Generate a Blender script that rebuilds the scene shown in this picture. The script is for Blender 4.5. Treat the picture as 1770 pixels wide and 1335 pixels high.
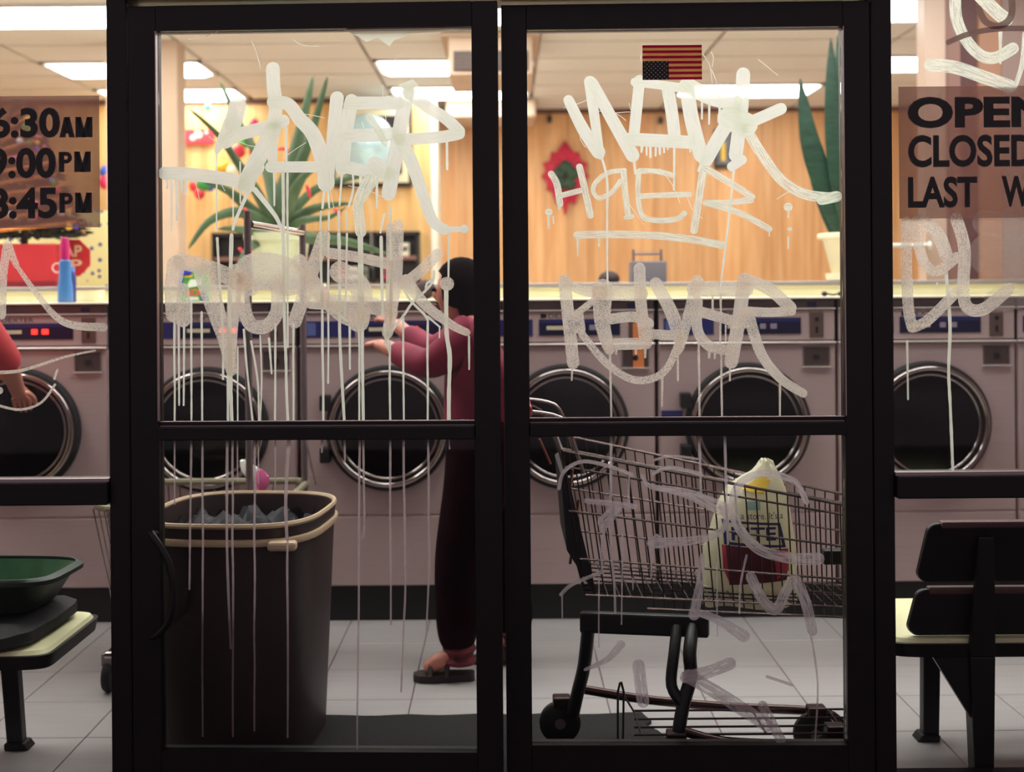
import bpy, bmesh, math, random
from mathutils import Vector, Matrix
random.seed(7)
for o in list(bpy.data.objects):
    bpy.data.objects.remove(o, do_unlink=True)
SC = bpy.context.scene
COL = SC.collection

# ------------------------------------------------------------------ camera
FPX, VX, VY, ROLL = 2090.0, 873.0, 507.0, math.radians(0.45)
EYE = 1.268
cam_d = bpy.data.cameras.new('camera')
cam = bpy.data.objects.new('camera', cam_d)
COL.objects.link(cam)
cam.location = (0, -3.0, EYE)
cam.rotation_euler = (Matrix.Rotation(math.pi / 2, 3, 'X') @ Matrix.Rotation(-ROLL, 3, 'Z')).to_euler()
cam_d.sensor_width = 36.0
cam_d.lens = FPX / 1770.0 * 36.0
cam_d.shift_x = (885.0 - VX) / 1770.0
cam_d.shift_y = -(667.5 - VY) / 1770.0
cam_d.clip_start = 0.05
cam_d.dof.use_dof = True
cam_d.dof.focus_distance = 3.03
cam_d.dof.aperture_fstop = 2.6
SC.camera = cam

# ------------------------------------------------------------------ night outside, exposure
W = bpy.data.worlds.new('night')
SC.world = W
W.use_nodes = True
W.node_tree.nodes['Background'].inputs[0].default_value = (1.0, 0.80, 0.90, 1)
W.node_tree.nodes['Background'].inputs[1].default_value = 0.25
SC.view_settings.view_transform = 'Standard'
SC.view_settings.look = 'None'
SC.view_settings.exposure = 0.0
SC.view_settings.gamma = 1.0
SC.view_settings.use_curve_mapping = False
SC.cycles.max_bounces = 7
SC.cycles.glossy_bounces = 3
SC.cycles.adaptive_threshold = 0.03
SC.cycles.transparent_max_bounces = 14
PANEL_E = 13.0                     # radiance of the ceiling fluorescent panels
CEIL = 2.955

def P(px, py, d):
    """a point of the place: pixel ray followed to the plane at distance d"""
    dx, dy = px - VX, VY - py
    u = dx * math.cos(ROLL) + dy * math.sin(ROLL)
    v = -dx * math.sin(ROLL) + dy * math.cos(ROLL)
    return Vector((u * d / FPX, d - 3.0, EYE + v * d / FPX))

# ------------------------------------------------------------------ materials
def lin(c):
    return tuple(((x / 255.0) / 12.92 if x / 255.0 <= 0.04045 else ((x / 255.0 + 0.055) / 1.055) ** 2.4) for x in c) + (1,)
MATS = {}
def mat(name, rgb, rough=0.5, metal=0.0, var=0.0, scale=8.0, bump=0.0, stretch=(1, 1, 1), spec=0.5, emit=None, estr=0.0, trans=0.0, coat=0.0):
    if name in MATS:
        return MATS[name]
    m = bpy.data.materials.new(name)
    m.use_nodes = True
    nt = m.node_tree
    b = nt.nodes['Principled BSDF']
    c = lin(rgb)
    b.inputs['Base Color'].default_value = c
    b.inputs['Roughness'].default_value = rough
    b.inputs['Metallic'].default_value = metal
    b.inputs['Specular IOR Level'].default_value = spec
    if coat:
        b.inputs['Coat Weight'].default_value = coat
    if emit:
        b.inputs['Emission Color'].default_value = lin(emit)
        b.inputs['Emission Strength'].default_value = estr
    if var or bump:
        tc = nt.nodes.new('ShaderNodeTexCoord')
        mp = nt.nodes.new('ShaderNodeMapping')
        mp.inputs['Scale'].default_value = stretch
        nz = nt.nodes.new('ShaderNodeTexNoise')
        nz.inputs['Scale'].default_value = scale
        nz.inputs['Detail'].default_value = 5
        nt.links.new(tc.outputs['Object'], mp.inputs[0])
        nt.links.new(mp.outputs[0], nz.inputs['Vector'])
        if var:
            mx = nt.nodes.new('ShaderNodeMix')
            mx.data_type = 'RGBA'
            mx.inputs[6].default_value = tuple(max(0, x * (1 - var)) for x in c[:3]) + (1,)
            mx.inputs[7].default_value = tuple(min(1, x * (1 + var)) for x in c[:3]) + (1,)
            rr = nt.nodes.new('ShaderNodeMapRange')
            rr.inputs[1].default_value = 0.3
            rr.inputs[2].default_value = 0.7
            nt.links.new(nz.outputs[0], rr.inputs[0])
            nt.links.new(rr.outputs[0], mx.inputs[0])
            nt.links.new(mx.outputs[2], b.inputs['Base Color'])
        if bump:
            bp = nt.nodes.new('ShaderNodeBump')
            bp.inputs['Strength'].default_value = bump
            bp.inputs['Distance'].default_value = 0.01
            nt.links.new(nz.outputs[0], bp.inputs['Height'])
            nt.links.new(bp.outputs[0], b.inputs['Normal'])
    if trans:
        out = nt.nodes['Material Output']
        tr = nt.nodes.new('ShaderNodeBsdfTranslucent')
        tr.inputs[0].default_value = c
        ms = nt.nodes.new('ShaderNodeMixShader')
        ms.inputs[0].default_value = trans
        nt.links.new(b.outputs[0], ms.inputs[1])
        nt.links.new(tr.outputs[0], ms.inputs[2])
        nt.links.new(ms.outputs[0], out.inputs[0])
    MATS[name] = m
    return m

def glass_mat(name, refl=0.05, tint=(1, 1, 1)):
    m = bpy.data.materials.new(name)
    m.use_nodes = True
    nt = m.node_tree
    nt.nodes.remove(nt.nodes['Principled BSDF'])
    out = nt.nodes['Material Output']
    t = nt.nodes.new('ShaderNodeBsdfTransparent')
    t.inputs[0].default_value = tint + (1,)
    g = nt.nodes.new('ShaderNodeBsdfGlossy')
    g.inputs['Roughness'].default_value = 0.02
    fr = nt.nodes.new('ShaderNodeFresnel')
    fr.inputs[0].default_value = 1.3
    ms = nt.nodes.new('ShaderNodeMixShader')
    nt.links.new(fr.outputs[0], ms.inputs[0])
    nt.links.new(t.outputs[0], ms.inputs[1])
    nt.links.new(g.outputs[0], ms.inputs[2])
    nt.links.new(ms.outputs[0], out.inputs[0])
    MATS[name] = m
    return m

def paint_mat(name, rgb, cover=1.0, streak=0.0, speck=0.0, trans=0.6):
    """marker / etch paint on glass: lets part of the light behind through; streaks run along the stroke (UV)"""
    m = bpy.data.materials.new(name)
    m.use_nodes = True
    nt = m.node_tree
    nt.nodes.remove(nt.nodes['Principled BSDF'])
    out = nt.nodes['Material Output']
    c = lin(rgb)
    df = nt.nodes.new('ShaderNodeBsdfDiffuse'); df.inputs[0].default_value = c
    tr = nt.nodes.new('ShaderNodeBsdfTranslucent'); tr.inputs[0].default_value = c
    m1 = nt.nodes.new('ShaderNodeMixShader'); m1.inputs[0].default_value = trans
    nt.links.new(df.outputs[0], m1.inputs[1]); nt.links.new(tr.outputs[0], m1.inputs[2])
    tp = nt.nodes.new('ShaderNodeBsdfTransparent')
    m2 = nt.nodes.new('ShaderNodeMixShader')
    nt.links.new(tp.outputs[0], m2.inputs[1]); nt.links.new(m1.outputs[0], m2.inputs[2])
    val = nt.nodes.new('ShaderNodeValue'); val.outputs[0].default_value = cover
    last = val.outputs[0]
    if streak:
        uv = nt.nodes.new('ShaderNodeUVMap')
        mp = nt.nodes.new('ShaderNodeMapping'); mp.inputs['Scale'].default_value = (2.0, 9.0, 1)
        nz = nt.nodes.new('ShaderNodeTexNoise'); nz.inputs['Scale'].default_value = 1.0; nz.inputs['Detail'].default_value = 4
        nt.links.new(uv.outputs[0], mp.inputs[0]); nt.links.new(mp.outputs[0], nz.inputs['Vector'])
        rr = nt.nodes.new('ShaderNodeMapRange')
        rr.inputs[1].default_value = 0.36; rr.inputs[2].default_value = 0.52
        rr.inputs[3].default_value = 1 - streak; rr.inputs[4].default_value = 1
        nt.links.new(nz.outputs[0], rr.inputs[0])
        mu = nt.nodes.new('ShaderNodeMath'); mu.operation = 'MULTIPLY'
        nt.links.new(last, mu.inputs[0]); nt.links.new(rr.outputs[0], mu.inputs[1]); last = mu.outputs[0]
    if speck:
        tc = nt.nodes.new('ShaderNodeTexCoord')
        nz = nt.nodes.new('ShaderNodeTexNoise'); nz.inputs['Scale'].default_value = 420; nz.inputs['Detail'].default_value = 1
        big = nt.nodes.new('ShaderNodeTexNoise'); big.inputs['Scale'].default_value = 14
        nt.links.new(tc.outputs['Object'], nz.inputs['Vector']); nt.links.new(tc.outputs['Object'], big.inputs['Vector'])
        ad = nt.nodes.new('ShaderNodeMath'); ad.operation = 'MULTIPLY_ADD'; ad.inputs[1].default_value = 0.5
        nt.links.new(big.outputs[0], ad.inputs[0]); nt.links.new(nz.outputs[0], ad.inputs[2])
        rr = nt.nodes.new('ShaderNodeMapRange')
        rr.inputs[1].default_value = 0.60; rr.inputs[2].default_value = 0.70
        rr.inputs[3].default_value = 1 - speck; rr.inputs[4].default_value = 1
        nt.links.new(ad.outputs[0], rr.inputs[0])
        mu = nt.nodes.new('ShaderNodeMath'); mu.operation = 'MULTIPLY'
        nt.links.new(last, mu.inputs[0]); nt.links.new(rr.outputs[0], mu.inputs[1]); last = mu.outputs[0]
    nt.links.new(last, m2.inputs[0])
    nt.links.new(m2.outputs[0], out.inputs[0])
    MATS[name] = m
    return m

def wood_mat(name, a, b, rough=0.45):
    m = bpy.data.materials.new(name)
    m.use_nodes = True
    nt = m.node_tree
    bs = nt.nodes['Principled BSDF']
    tc = nt.nodes.new('ShaderNodeTexCoord')
    mp = nt.nodes.new('ShaderNodeMapping'); mp.inputs['Scale'].default_value = (1, 1, 0.06)
    nz = nt.nodes.new('ShaderNodeTexNoise'); nz.inputs['Scale'].default_value = 22; nz.inputs['Detail'].default_value = 6
    oi = nt.nodes.new('ShaderNodeObjectInfo')
    va = nt.nodes.new('ShaderNodeVectorMath'); va.operation = 'ADD'
    cr = nt.nodes.new('ShaderNodeValToRGB')
    cr.color_ramp.elements[0].position = 0.35; cr.color_ramp.elements[0].color = lin(a)
    cr.color_ramp.elements[1].position = 0.7; cr.color_ramp.elements[1].color = lin(b)
    nt.links.new(tc.outputs['Object'], va.inputs[0]); nt.links.new(oi.outputs['Random'], va.inputs[1])
    nt.links.new(va.outputs[0], mp.inputs[0]); nt.links.new(mp.outputs[0], nz.inputs['Vector'])
    nt.links.new(nz.outputs[0], cr.inputs[0])
    hs = nt.nodes.new('ShaderNodeHueSaturation')
    mr = nt.nodes.new('ShaderNodeMapRange'); mr.inputs[3].default_value = 0.88; mr.inputs[4].default_value = 1.1
    nt.links.new(oi.outputs['Random'], mr.inputs[0]); nt.links.new(mr.outputs[0], hs.inputs['Value'])
    nt.links.new(cr.outputs[0], hs.inputs['Color']); nt.links.new(hs.outputs[0], bs.inputs['Base Color'])
    bs.inputs['Roughness'].default_value = rough
    MATS[name] = m
    return m

def speck_mat(name, base, dot, scale=26, thr=0.2):
    m = bpy.data.materials.new(name)
    m.use_nodes = True
    nt = m.node_tree
    bs = nt.nodes['Principled BSDF']
    tc = nt.nodes.new('ShaderNodeTexCoord')
    vo = nt.nodes.new('ShaderNodeTexVoronoi'); vo.inputs['Scale'].default_value = scale
    nt.links.new(tc.outputs['Object'], vo.inputs['Vector'])
    rr = nt.nodes.new('ShaderNodeMapRange'); rr.inputs[1].default_value = thr; rr.inputs[2].default_value = thr + 0.08
    nt.links.new(vo.outputs['Distance'], rr.inputs[0])
    mx = nt.nodes.new('ShaderNodeMix'); mx.data_type = 'RGBA'
    mx.inputs[6].default_value = lin(dot); mx.inputs[7].default_value = lin(base)
    nt.links.new(rr.outputs[0], mx.inputs[0]); nt.links.new(mx.outputs[2], bs.inputs['Base Color'])
    bs.inputs['Roughness'].default_value = 0.6
    MATS[name] = m
    return m

# ------------------------------------------------------------------ mesh building
ORG = {}
class MB:
    def __init__(s):
        s.v, s.f, s.uv = [], [], {}
    def add(s, vs, fs):
        k = len(s.v)
        s.v += [Vector(v) for v in vs]
        s.f += [tuple(i + k for i in f) for f in fs]
        return s
    def box(s, x0, x1, y0, y1, z0, z1):
        return s.add([(x0, y0, z0), (x1, y0, z0), (x1, y1, z0), (x0, y1, z0), (x0, y0, z1), (x1, y0, z1), (x1, y1, z1), (x0, y1, z1)],
                     [(0, 3, 2, 1), (4, 5, 6, 7), (0, 1, 5, 4), (1, 2, 6, 5), (2, 3, 7, 6), (3, 0, 4, 7)])
    def hexa(s, b, t):
        """b, t: four bottom and four top corners, same winding (counter-clockwise from above)"""
        return s.add(list(b) + list(t), [(0, 3, 2, 1), (4, 5, 6, 7), (0, 1, 5, 4), (1, 2, 6, 5), (2, 3, 7, 6), (3, 0, 4, 7)])
    def prism(s, poly, y0, y1):
        """poly: (x, z) points counter-clockwise seen from -Y"""
        n = len(poly)
        vs = [(x, y0, z) for x, z in poly] + [(x, y1, z) for x, z in poly]
        fs = [tuple(range(n)), tuple(range(2 * n - 1, n - 1, -1))]
        for i in range(n):
            j = (i + 1) % n
            fs.append((j, i, i + n, j + n))
        return s.add(vs, fs)
    def tube(s, pts, r, n=8, cap=True, closed=False):
        pts = [Vector(p) for p in pts]
        m = len(pts)
        rs = r if isinstance(r, (list, tuple)) else [r] * m
        vs, fs = [], []
        up = None
        for i, p in enumerate(pts):
            if closed:
                t = pts[(i + 1) % m] - pts[i - 1]
            else:
                t = pts[min(i + 1, m - 1)] - pts[max(i - 1, 0)]
            if t.length < 1e-9:
                t = Vector((0, 0, 1))
            t.normalize()
            if up is None:
                up = Vector((0, 0, 1)) if abs(t.z) < 0.9 else Vector((0, 1, 0))
            a = t.cross(up)
            if a.length < 1e-6:
                a = t.cross(Vector((1, 0, 0)))
            a.normalize()
            b = a.cross(t).normalized()
            up = b
            for k in range(n):
                w = 2 * math.pi * k / n
                vs.append(p + (a * math.cos(w) + b * math.sin(w)) * rs[i])
        last = m if closed else m - 1
        for i in range(last):
            for k in range(n):
                q = (k + 1) % n
                j = (i + 1) % m
                fs.append((i * n + k, i * n + q, j * n + q, j * n + k))
        if cap and not closed:
            fs.append(tuple(range(n - 1, -1, -1)))
            fs.append(tuple((m - 1) * n + k for k in range(n)))
        return s.add(vs, fs)
    def lathe(s, prof, c, axis='Z', n=32, sx=1.0, sy=1.0):
        """prof: (radius, height) along axis"""
        c = Vector(c)
        vs, fs = [], []
        for r, h in prof:
            for k in range(n):
                w = 2 * math.pi * k / n
                a, b = r * math.cos(w) * sx, r * math.sin(w) * sy
                vs.append(c + (Vector((a, b, h)) if axis == 'Z' else Vector((a, -h, b)) if axis == '-Y' else Vector((h, a, b))))
        for i in range(len(prof) - 1):
            for k in range(n):
                q = (k + 1) % n
                fs.append((i * n + k, i * n + q, (i + 1) * n + q, (i + 1) * n + k))
        ringed = abs(prof[0][0] - prof[-1][0]) + abs(prof[0][1] - prof[-1][1]) < 1e-7
        if ringed:
            return s.add(vs, fs)
        if prof[0][0] > 1e-6:
            fs.append(tuple(range(n - 1, -1, -1)))
        if prof[-1][0] > 1e-6:
            fs.append(tuple((len(prof) - 1) * n + k for k in range(n)))
        return s.add(vs, fs)
    def ball(s, c, r, n=14, sz=1.0, sx=1.0, sy=1.0):
        prof = [(max(1e-7, r * math.sin(math.pi * i / n)), -r * math.cos(math.pi * i / n) * sz) for i in range(n + 1)]
        return s.lathe(prof, c, 'Z', n * 2, sx, sy)
    def loft(s, rings, cap=True):
        n = len(rings[0])
        vs = [p for r in rings for p in r]
        fs = []
        for i in range(len(rings) - 1):
            for k in range(n):
                q = (k + 1) % n
                fs.append((i * n + k, i * n + q, (i + 1) * n + q, (i + 1) * n + k))
        if cap:
            fs.append(tuple(range(n - 1, -1, -1)))
            fs.append(tuple((len(rings) - 1) * n + k for k in range(n)))
        return s.add(vs, fs)
    def build(s, name, m, parent=None, smooth=False, bevel=0.0, seg=2, base=None):
        if not s.v:
            return None
        if parent is not None:
            o0 = ORG[parent.name]
        elif base is not None:
            o0 = Vector(base)
        else:
            xs = [v.x for v in s.v]; ys = [v.y for v in s.v]; zs = [v.z for v in s.v]
            o0 = Vector(((min(xs) + max(xs)) / 2, (min(ys) + max(ys)) / 2, min(zs)))
        me = bpy.data.meshes.new(name)
        me.from_pydata([v - o0 for v in s.v], [], s.f)
        if s.uv:
            lay = me.uv_layers.new(name='UVMap')
            for li, lp in enumerate(me.loops):
                lay.data[li].uv = s.uv.get(lp.vertex_index, (0, 0))
        if bevel:
            bm = bmesh.new(); bm.from_mesh(me)
            bmesh.ops.bevel(bm, geom=list(bm.edges), offset=bevel, segments=seg, profile=0.5, affect='EDGES', clamp_overlap=True)
            bm.to_mesh(me); bm.free()
        bm = bmesh.new(); bm.from_mesh(me)
        bmesh.ops.remove_doubles(bm, verts=list(bm.verts), dist=1e-6) if not s.uv else None
        bmesh.ops.recalc_face_normals(bm, faces=list(bm.faces)) if not s.uv else None
        bm.to_mesh(me); bm.free()
        me.materials.append(m)
        if smooth:
            me.polygons.foreach_set('use_smooth', [True] * len(me.polygons))
            try:
                me.set_sharp_from_angle(angle=math.radians(42))
            except Exception:
                pass
        me.update()
        o = bpy.data.objects.new(name, me)
        COL.objects.link(o)
        if parent is not None:
            o.parent = parent
        else:
            o.location = o0
        ORG[o.name] = o0
        return o

def thing(name, loc, label=None, cat=None, group=None, kind=None):
    o = bpy.data.objects.new(name, None)
    COL.objects.link(o)
    o.location = loc
    o.empty_display_size = 0.1
    ORG[o.name] = Vector(loc)
    return tag(o, label, cat, group, kind)
def tag(o, label=None, cat=None, group=None, kind=None):
    if label: o['label'] = label
    if cat: o['category'] = cat
    if group: o['group'] = group
    if kind: o['kind'] = kind
    return o
def struct(name, loc, label, cat=None):
    return thing(name, loc, label, cat, None, 'structure')

def catmull(pts, step):
    pts = [tuple(p) for p in pts]
    if len(pts) == 2:
        n = max(1, int(math.dist(pts[0][:2], pts[1][:2]) / step))
        return [tuple(a + (b - a) * i / n for a, b in zip(*pts)) for i in range(n + 1)]
    out = []
    for i in range(len(pts) - 1):
        p0 = pts[max(i - 1, 0)]; p1 = pts[i]; p2 = pts[i + 1]; p3 = pts[min(i + 2, len(pts) - 1)]
        n = max(2, int(math.dist(p1[:2], p2[:2]) / step))
        for k in range(n):
            t = k / n
            out.append(tuple(0.5 * (2 * b + (c - a) * t + (2 * a - 5 * b + 4 * c - d) * t * t + (3 * b - a - 3 * c + d) * t ** 3)
                             for a, b, c, d in zip(p0, p1, p2, p3)))
    out.append(pts[-1])
    return out
def curve3(pts, step=0.03):
    return [Vector(p) for p in catmull3(pts, step)]
def catmull3(pts, step):
    pts = [tuple(p) for p in pts]
    out = []
    for i in range(len(pts) - 1):
        p0 = pts[max(i - 1, 0)]; p1 = pts[i]; p2 = pts[i + 1]; p3 = pts[min(i + 2, len(pts) - 1)]
        n = max(2, int(math.dist(p1, p2) / step))
        for k in range(n):
            t = k / n
            out.append(tuple(0.5 * (2 * b + (c - a) * t + (2 * a - 5 * b + 4 * c - d) * t * t + (3 * b - a - 3 * c + d) * t ** 3)
                             for a, b, c, d in zip(p0, p1, p2, p3)))
    out.append(pts[-1])
    return out

def text_mesh(name, txt, x0, x1, z0, z1, y, m, parent, bold=0.02, grow=0.0, depth=0.0006, surf=None):
    cu = bpy.data.curves.new('t', 'FONT')
    cu.body = txt
    cu.offset = bold
    cu.resolution_u = 4
    to = bpy.data.objects.new('t', cu)
    COL.objects.link(to)
    dg = bpy.context.evaluated_depsgraph_get()
    me = bpy.data.meshes.new_from_object(to.evaluated_get(dg))
    bpy.data.objects.remove(to, do_unlink=True)
    bpy.data.curves.remove(cu)
    xs = [v.co.x for v in me.vertices]; ys = [v.co.y for v in me.vertices]
    ax, bx, ay, by = min(xs), max(xs), min(ys), max(ys)
    o0 = ORG[parent.name]
    for v in me.vertices:
        X = x0 - grow + (v.co.x - ax) / (bx - ax) * (x1 - x0 + 2 * grow)
        Z = z0 - grow + (v.co.y - ay) / (by - ay) * (z1 - z0 + 2 * grow)
        Y = y if surf is None else surf(X, Z)
        v.co = Vector((X, Y, Z)) - o0
    me.name = name
    me.materials.clear()
    me.materials.append(m)
    o = bpy.data.objects.new(name, me)
    COL.objects.link(o)
    o.parent = parent
    ORG[o.name] = o0
    return o

def copy_tree(o, parent=None):
    c = o.copy()
    COL.objects.link(c)
    c.parent = parent
    ORG[c.name] = ORG.get(o.name, Vector((0, 0, 0)))
    for ch in list(o.children):
        copy_tree(ch, c)
    return c

# ------------------------------------------------------------------ palette
M_frame = mat('black_anodised_frame', (26, 23, 24), 0.42, 0.0, 0.2, 30, spec=0.45)
M_bead = mat('metal_bead', (196, 176, 176), 0.35, 0.7)
M_glass = glass_mat('door_glass')
M_ceil = mat('ceiling_tile_board', (226, 222, 214), 0.9, 0, 0.05, 60)
M_grid = mat('ceiling_grid_metal', (176, 154, 140), 0.7)
M_panel = mat('light_diffuser', (255, 255, 255), 0.5, emit=(247, 252, 250), estr=PANEL_E)
M_pframe = mat('light_frame_white', (225, 220, 212), 0.5)
M_wood = wood_mat('wood_panelling', (208, 150, 96), (232, 182, 128))
M_wood_lit = wood_mat('wood_panelling_lit', (218, 166, 100), (242, 200, 134))  # stronger lamplight on the left wall put into the wood colour
M_woodgap = mat('panel_groove', (164, 106, 62), 0.7)
M_crown = mat('crown_moulding_wood', (104, 66, 44), 0.5, 0, 0.2, 12)
M_plaster = mat('painted_plaster', (208, 180, 156), 0.85, 0, 0.04, 6)
M_tile = mat('floor_tile_glazed', (172, 166, 165), 0.32, 0, 0.06, 5, stretch=(0.5, 6, 1))
M_grout = mat('tile_grout', (120, 96, 96), 0.9)
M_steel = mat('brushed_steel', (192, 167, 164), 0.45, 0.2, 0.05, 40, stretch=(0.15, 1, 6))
M_steel_dark = mat('dark_steel', (112, 96, 96), 0.4, 0.3, 0.1, 30)
M_chrome = mat('polished_chrome', (172, 160, 156), 0.14, 1.0)
M_black = mat('black_plastic', (20, 18, 19), 0.45, 0, 0.1, 20)
M_rubber = mat('black_rubber', (14, 13, 14), 0.7)
M_blue = mat('blue_control_film', (34, 38, 98), 0.35)
M_navy = mat('navy_control_film', (14, 16, 52), 0.3)
M_cream = mat('cream_laminate', (246, 240, 192), 0.45, 0, 0.03, 8)
M_white = mat('white_plastic', (228, 224, 214), 0.4)
M_red = mat('red_plastic', (196, 40, 48), 0.45, 0, 0.08, 8)
M_skin = mat('skin', (196, 124, 104), 0.55)

# ================================================================== STRUCTURE
# ---- floor with real tiles
T, FY0, FY1 = 0.3048, -0.10, 1.85
floor = tag(MB().box(-4.6, 4.6, -0.30, 8.6, -0.06, -0.004).build('floor', M_grout), 'pale glazed floor tiles of the laundry', None, None, 'structure')
tx0 = P(711, 1210, 2651.0 / 703).x       # one grout line runs here
ty0 = 2651.0 / 604 - 3.0
g = 0.0035
tile_me = {}
def tile(i, j):
    x0, y0 = tx0 + i * T + g / 2, ty0 + j * T + g / 2
    if 'm' not in tile_me:
        t = MB().box(x0, x0 + T - g, y0, y0 + T - g, -0.02, 0.0).build('tile', M_tile, floor, bevel=0.0015, seg=1)
        for v in t.data.vertices:
            v.co -= Vector((x0, y0, 0)) - ORG['floor']
        t.location = Vector((x0, y0, 0)) - ORG['floor']
        tile_me['m'] = t
    else:
        t = tile_me['m'].copy(); COL.objects.link(t)
        t.location = Vector((x0, y0, 0)) - ORG['floor']
    return t
for j in range(-4, 2):
    for i in range(-8, 16):
        x = tx0 + i * T
        if abs(x + T / 2) < 2.5 and ty0 + j * T < 1.75:
            tile(i, j)
tag(MB().box(-4.55, 4.55, 1.86, 8.2, -.004, -.001).build('trim_7', mat('rear_floor_tiles', (206, 196, 186), .4, 0, .05, 4)), 'pale tiled floor behind the washing machines', None, None, 'structure')
tag(MB().box(-6, 6, -7, -0.30, -0.08, -0.02).build('pavement', mat('pavement_concrete', (84, 78, 80), 0.9, 0, 0.2, 6)), 'dark concrete pavement outside the doors', None, None, 'structure')

# ---- ceiling: grid with separate boards and light fixtures
ceiling = tag(MB().box(-4.6, 4.6, 0.06, 8.6, CEIL + 0.03, CEIL + 0.08).build('ceiling', M_grid), 'suspended ceiling of pale boards in a metal grid', None, None, 'structure')
GX, GY = 1.2, 0.57
gx0, gy0 = -0.96, 6.97 - 3.0
LIGHTS = {(-2, 0), (0, 0), (2, 0), (-2, 3), (0, 3), (3, 3), (-2, 5), (0, 5), (2, 5),
          (-2, -3), (0, -3), (2, -3), (-3, -3), (-1, -3), (1, -3), (-2, -5), (1, -5), (-2, -6), (0, -6), (2, -6)}  # front rows are unseen; fixtures added there to brighten machine fronts and glass paint
cell = {}
def ceil_tile(i, j):
    x0, y0 = gx0 + i * GX, gy0 + j * GY
    if 'm' not in cell:
        t = MB().box(x0 + .012, x0 + GX - .012, y0 + .012, y0 + GY - .012, CEIL, CEIL + .02).build('ceiling_board', M_ceil, ceiling)
        off = Vector((x0, y0, CEIL))
        for v in t.data.vertices:
            v.co -= off - ORG['ceiling']
        cell['m'] = t
    else:
        t = cell['m'].copy(); COL.objects.link(t)
    t.location = Vector((x0, y0, CEIL)) - ORG['ceiling']
LROWS = {0: 'nearest to the doors in view', 3: 'in the middle row', 5: 'in the row by the wood wall', -3: 'unseen above the washing machines', -5: 'unseen in front of the washing machines', -6: 'unseen above the aisle by the doors'}
LCOLS = {-3: 'far left', -2: 'left', -1: 'left of centre', 0: 'centre', 1: 'right of centre', 2: 'right', 3: 'far right'}
for j in range(-7, 8):
    for i in range(-4, 4):
        x0, y0 = gx0 + i * GX, gy0 + j * GY
        if y0 > 8.1 or x0 > 4.4 or x0 + GX < -4.5:
            continue
        if (i, j) in LIGHTS:
            r = thing('ceiling_light', (x0 + GX / 2, y0 + GY / 2, CEIL - .012),
                      'white rectangular fluorescent ceiling light at %s %s' % (LCOLS[i], LROWS[j]), 'ceiling light', 'fluorescent ceiling lights')
            fr = MB()
            a, b, c, d = x0 + .02, x0 + GX - .02, y0 + .015, y0 + GY - .015
            w = .028
            fr.box(a, b, c, c + w, CEIL - .012, CEIL + .02).box(a, b, d - w, d, CEIL - .012, CEIL + .02)
            fr.box(a, a + w, c, d, CEIL - .012, CEIL + .02).box(b - w, b, c, d, CEIL - .012, CEIL + .02)
            fr.build('frame', M_pframe, r)
            zl_ = CEIL - .035
            MB().hexa([(a + w + .05, c + w + .05, zl_), (b - w - .05, c + w + .05, zl_), (b - w - .05, d - w - .05, zl_), (a + w + .05, d - w - .05, zl_)],
                      [(a + w, c + w, CEIL), (b - w, c + w, CEIL), (b - w, d - w, CEIL), (a + w, d - w, CEIL)]).build('diffuser', M_panel, r, bevel=.012)
        else:
            ceil_tile(i, j)

# ---- walls
def panel_wall(name, x0, x1, y, z0, z1, label, wm, th=0.05, pw=0.2):
    w = tag(MB().box(x0, x1, y + .012, y + th + .012, z0, z1).build(name, M_woodgap), label, None, None, 'structure')
    n = max(1, round((x1 - x0) / pw))
    s = (x1 - x0) / n
    for k in range(n):
        MB().box(x0 + k * s + .0015, x0 + (k + 1) * s - .0015, y, y + .014, z0, z1 - .002).build('panel', wm, w)
    MB().box(x0, x1, y - .03, y + .002, z1 - .07, z1 - .003).build('crown_moulding', M_crown, w)
    return w
YL, YR = 7.42, 8.12
panel_wall('wall_back_left', -4.55, -0.62, YL, 0, CEIL + .03, 'brightly lit wood panelled wall at the back on the left', M_wood_lit)
panel_wall('wall_back_right', -0.62, 4.55, YR, 0, CEIL + .03, 'wood panelled wall at the back on the right', M_wood)
tag(MB().box(-0.63, -0.575, YL - .02, YR, 0, CEIL).build('trim_1', mat('white_trim', (240, 232, 214), 0.5)), 'white painted end post of the wood wall', None, None, 'structure')
tag(MB().box(-4.62, -4.55, 0.0, 8.6, 0, CEIL).build('wall_left', M_plaster), 'plain left side wall of the laundry', None, None, 'structure')
tag(MB().box(4.55, 4.62, 0.0, 8.6, 0, CEIL).build('wall_right', M_plaster), 'plain right side wall of the laundry', None, None, 'structure')
tag(MB().box(-2.62, -2.15, 4.97, 5.17, 0, CEIL - .001).build('wall_pillar', M_plaster), 'beige square pillar behind the washing machines', None, None, 'structure')
# partition on the right, made of vertical boards
part = struct('wall_partition', (2.6, 3.3, 0), 'tall partition of vertical boards on the right')
bx = 2.195
for k, (w, c, dy) in enumerate([(.11, (196, 168, 150), 0), (.085, (150, 112, 102), .02), (.095, (100, 66, 66), .04), (.115, (178, 132, 108), .01), (.12, (160, 134, 126), .0), (.9, (156, 138, 134), .03)]):
    MB().box(bx + .001, bx + w - .001, 3.3 + dy, 3.42, 0, CEIL - .002).build('board', mat('partition_board_%d' % k, c, 0.5, 0, 0.08, 10, stretch=(1, 1, .1)), part)
    bx += w
rod = thing('wall_rod', (2.0, 3.2, 1.52), 'thin white rod beside the right partition', 'rod')
a, b = P(1500, 425, 6.2), P(1606, 424, 6.2)
MB().tube([a, b], .012, 8).build('bar', M_white, rod, smooth=True)
MB().lathe([(.018, 0), (.022, .01), (.0, .012)], b - Vector((0.004, 0, 0)), 'X', 12).build('end_cap', M_white, rod, smooth=True)
MB().box(b.x - .012, b.x + .008, b.y, 3.31, b.z - .012, b.z + .012).build('bracket', M_white, rod)

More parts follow.
